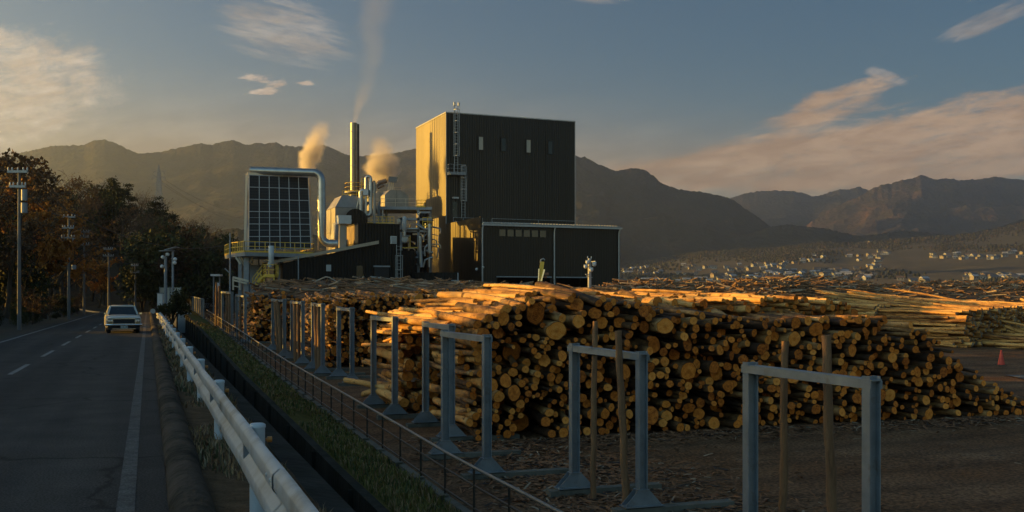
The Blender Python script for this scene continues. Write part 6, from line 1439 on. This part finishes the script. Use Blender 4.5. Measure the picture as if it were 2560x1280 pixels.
def blob(px,py,rx,ry,ang=0):               # soft elliptical patch of sky, 1 in the middle
    u0=(px-1280)/F; v0=(HY-py)/F; ca,sa=math.cos(ang),math.sin(ang)
    du=mth('SUBTRACT',U,u0); dv=mth('SUBTRACT',V,v0)
    a=mth('ADD',mth('MULTIPLY',du,ca),mth('MULTIPLY',dv,sa)); b=mth('SUBTRACT',mth('MULTIPLY',dv,ca),mth('MULTIPLY',du,sa))
    a=mth('MULTIPLY',a,F/rx); b=mth('MULTIPLY',b,F/ry)
    d=mth('ADD',mth('MULTIPLY',a,a),mth('MULTIPLY',b,b)); return mth('POWER',2.718,mth('MULTIPLY',d,-1.0))
def smooth(x,a,b):
    n=N.new('ShaderNodeMapRange'); n.interpolation_type='SMOOTHSTEP'; n.inputs[1].default_value=a; n.inputs[2].default_value=b; L.new(x,n.inputs[0]); return n.outputs[0]
front=smooth(sx.outputs[1],.15,.4)
def boost(x,k): return mth('ADD',mth('MULTIPLY',mth('SUBTRACT',x,.5),k),.5)
def two(sc,su,sv,ang,off,fine=3.6,w=.5,dist=.5):
    a=boost(noise(sc,su,sv,ang,6,.6,dist,off),2.4); b=boost(noise(sc*fine,su,sv*1.1,ang,12,.72,.35,off+2),2.6)
    return mth('ADD',mth('MULTIPLY',a,1-w),mth('MULTIPLY',b,w))
nA=two(8,1,1.8,.10,0,3.2,.55); nB=two(7,.6,4.0,-.22,3,3.2,.6,.8); nC=two(22,1,2.6,.08,6,2.6); nD=two(6,.75,2.8,.20,9,3.8,.62,.9); nE=two(8,.5,3.6,.42,14,3.2,.55,.8)
def cloud(mask, n, lo, hi, gain=1.0, k=1.0):
    x=mth('ADD',n,mth('MULTIPLY',mth('SUBTRACT',mask,1.0),k)); return mth('MULTIPLY',smooth(x,lo,hi),gain)
left=cloud(mth('MINIMUM',1.0,mth('ADD',mth('MULTIPLY',blob(-140,225,400,165),1.75),mth('MULTIPLY',blob(120,200,170,90),.45))),nA,.02,.66,.97)
veil=mth('MULTIPLY',mth('ADD',blob(200,410,1100,170),mth('MULTIPLY',blob(1500,450,1500,110),.9)),.62)
top=cloud(mth('MULTIPLY',mth('MINIMUM',1.0,mth('ADD',mth('MULTIPLY',blob(700,70,230,105,-.3),1.3),blob(1480,-10,150,30))),1),nB,.12,.85,.75)
puff=cloud(mth('MINIMUM',1.1,mth('ADD',mth('ADD',blob(630,192,80,17,.05),blob(692,215,62,20,.08)),mth('ADD',mth('MULTIPLY',blob(770,209,24,10),1),mth('MULTIPLY',blob(650,232,45,9),1)))),nC,.22,.66,.95)
band=cloud(mth('MINIMUM',1.05,mth('ADD',mth('ADD',mth('MULTIPLY',blob(2250,385,560,95,.14),1.3),mth('MULTIPLY',blob(2680,320,400,125,.1),1.2)),mth('ADD',mth('MULTIPLY',blob(1740,425,360,44,.05),1.1),mth('MULTIPLY',blob(2090,250,230,48,.38),1.0)))),nD,.02,.66,.95)
streak=cloud(mth('MINIMUM',1.0,mth('ADD',mth('MULTIPLY',blob(2480,45,190,36,.42),1.3),mth('MULTIPLY',blob(2215,190,80,20,-.35),1.2))),nE,.15,.75,.7)
shade=smooth(boost(two(7,.8,3.0,.15,21,3.0,.55,.6),1.1),.2,.85)
def mixc(fac,a,bcol):
    n=N.new('ShaderNodeMix'); n.data_type='RGBA'; L.new(fac,n.inputs[0]); L.new(a,n.inputs[6])
    n.inputs[7].default_value=(*bcol,1); return n.outputs[2]
k=1.0/SKY
c=sky.outputs[0]
dim=mth('MULTIPLY',mth('ADD',mth('MULTIPLY',smooth(sx.outputs[1],-.35,.45),1-BACK),BACK),mth('SUBTRACT',1.0,mth('MULTIPLY',smooth(sx.outputs[2],.38,.8),1-ZEN)))  # sky gain behind and overhead, set for fill light
tint=N.new('ShaderNodeMix'); tint.data_type='RGBA'; tint.blend_type='MULTIPLY'; tint.inputs[0].default_value=1; tint.inputs[7].default_value=(.97,.965,.93,1); L.new(c,tint.inputs[6]); c=tint.outputs[2]
hsv=N.new('ShaderNodeHueSaturation'); hsv.inputs['Saturation'].default_value=SKY_SAT; hsv.inputs['Value'].default_value=SKY_VAL; L.new(c,hsv.inputs['Color']); c=hsv.outputs[0]
for lay,col in ((veil,(.42,.31,.20)),(top,(.42,.37,.32)),(streak,(.32,.28,.25)),(band,(.47,.31,.19)),(left,(.56,.48,.39)),(puff,(.56,.45,.36))):
    n=N.new('ShaderNodeMix'); n.data_type='RGBA'; L.new(shade,n.inputs[0]); n.inputs[6].default_value=(*[x*k*CLOUD*y for x,y in zip(col,(.76,.70,.66))],1); n.inputs[7].default_value=(*[x*k*CLOUD*1.12 for x in col],1)
    q=N.new('ShaderNodeMix'); q.data_type='RGBA'; L.new(mth('MULTIPLY',lay,front),q.inputs[0]); L.new(c,q.inputs[6]); L.new(n.outputs[2],q.inputs[7]); c=q.outputs[2]
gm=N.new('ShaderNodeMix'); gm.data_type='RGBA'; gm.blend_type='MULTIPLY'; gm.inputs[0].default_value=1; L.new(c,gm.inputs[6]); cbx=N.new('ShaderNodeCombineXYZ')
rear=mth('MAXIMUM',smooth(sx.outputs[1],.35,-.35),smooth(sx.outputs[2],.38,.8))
fill_glow=mth('MULTIPLY',mth('MULTIPLY',smooth(sx.outputs[1],.0,-.5),smooth(sx.outputs[0],.25,-.45)),smooth(sx.outputs[2],.95,.55))  # warm patch added to the unseen sky behind left, fills the log ends
for q,(kk,gg) in enumerate(((.10,1.25),(-.03,.93),(-.16,.62))): L.new(mth('MULTIPLY',dim,mth('ADD',mth('ADD',1.0,mth('MULTIPLY',rear,kk)),mth('MULTIPLY',fill_glow,gg*FILL_GLOW))),cbx.inputs[q])
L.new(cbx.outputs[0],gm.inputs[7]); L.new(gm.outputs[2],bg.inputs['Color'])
cam=bpy.data.cameras.new('camera'); cam.sensor_width=36; cam.lens=36*F/2560; cam.shift_y=(HY-640)/2560; cam.clip_start=.1; cam.clip_end=20000
co=bpy.data.objects.new('camera',cam); COL.objects.link(co); co.location=(0,0,CZ); co.rotation_euler=(PI/2,0,0); SC.camera=co
SC.view_settings.view_transform='Standard'; SC.view_settings.look='None'; SC.view_settings.gamma=1; SC.view_settings.use_curve_mapping=False
SC.view_settings.exposure=EXPO
SC.cycles.use_denoising=True; SC.cycles.max_bounces=6; SC.cycles.diffuse_bounces=3; SC.cycles.transparent_max_bounces=8
SC.cycles.volume_bounces=1; SC.cycles.volume_step_rate=2.0; SC.cycles.volume_max_steps=256
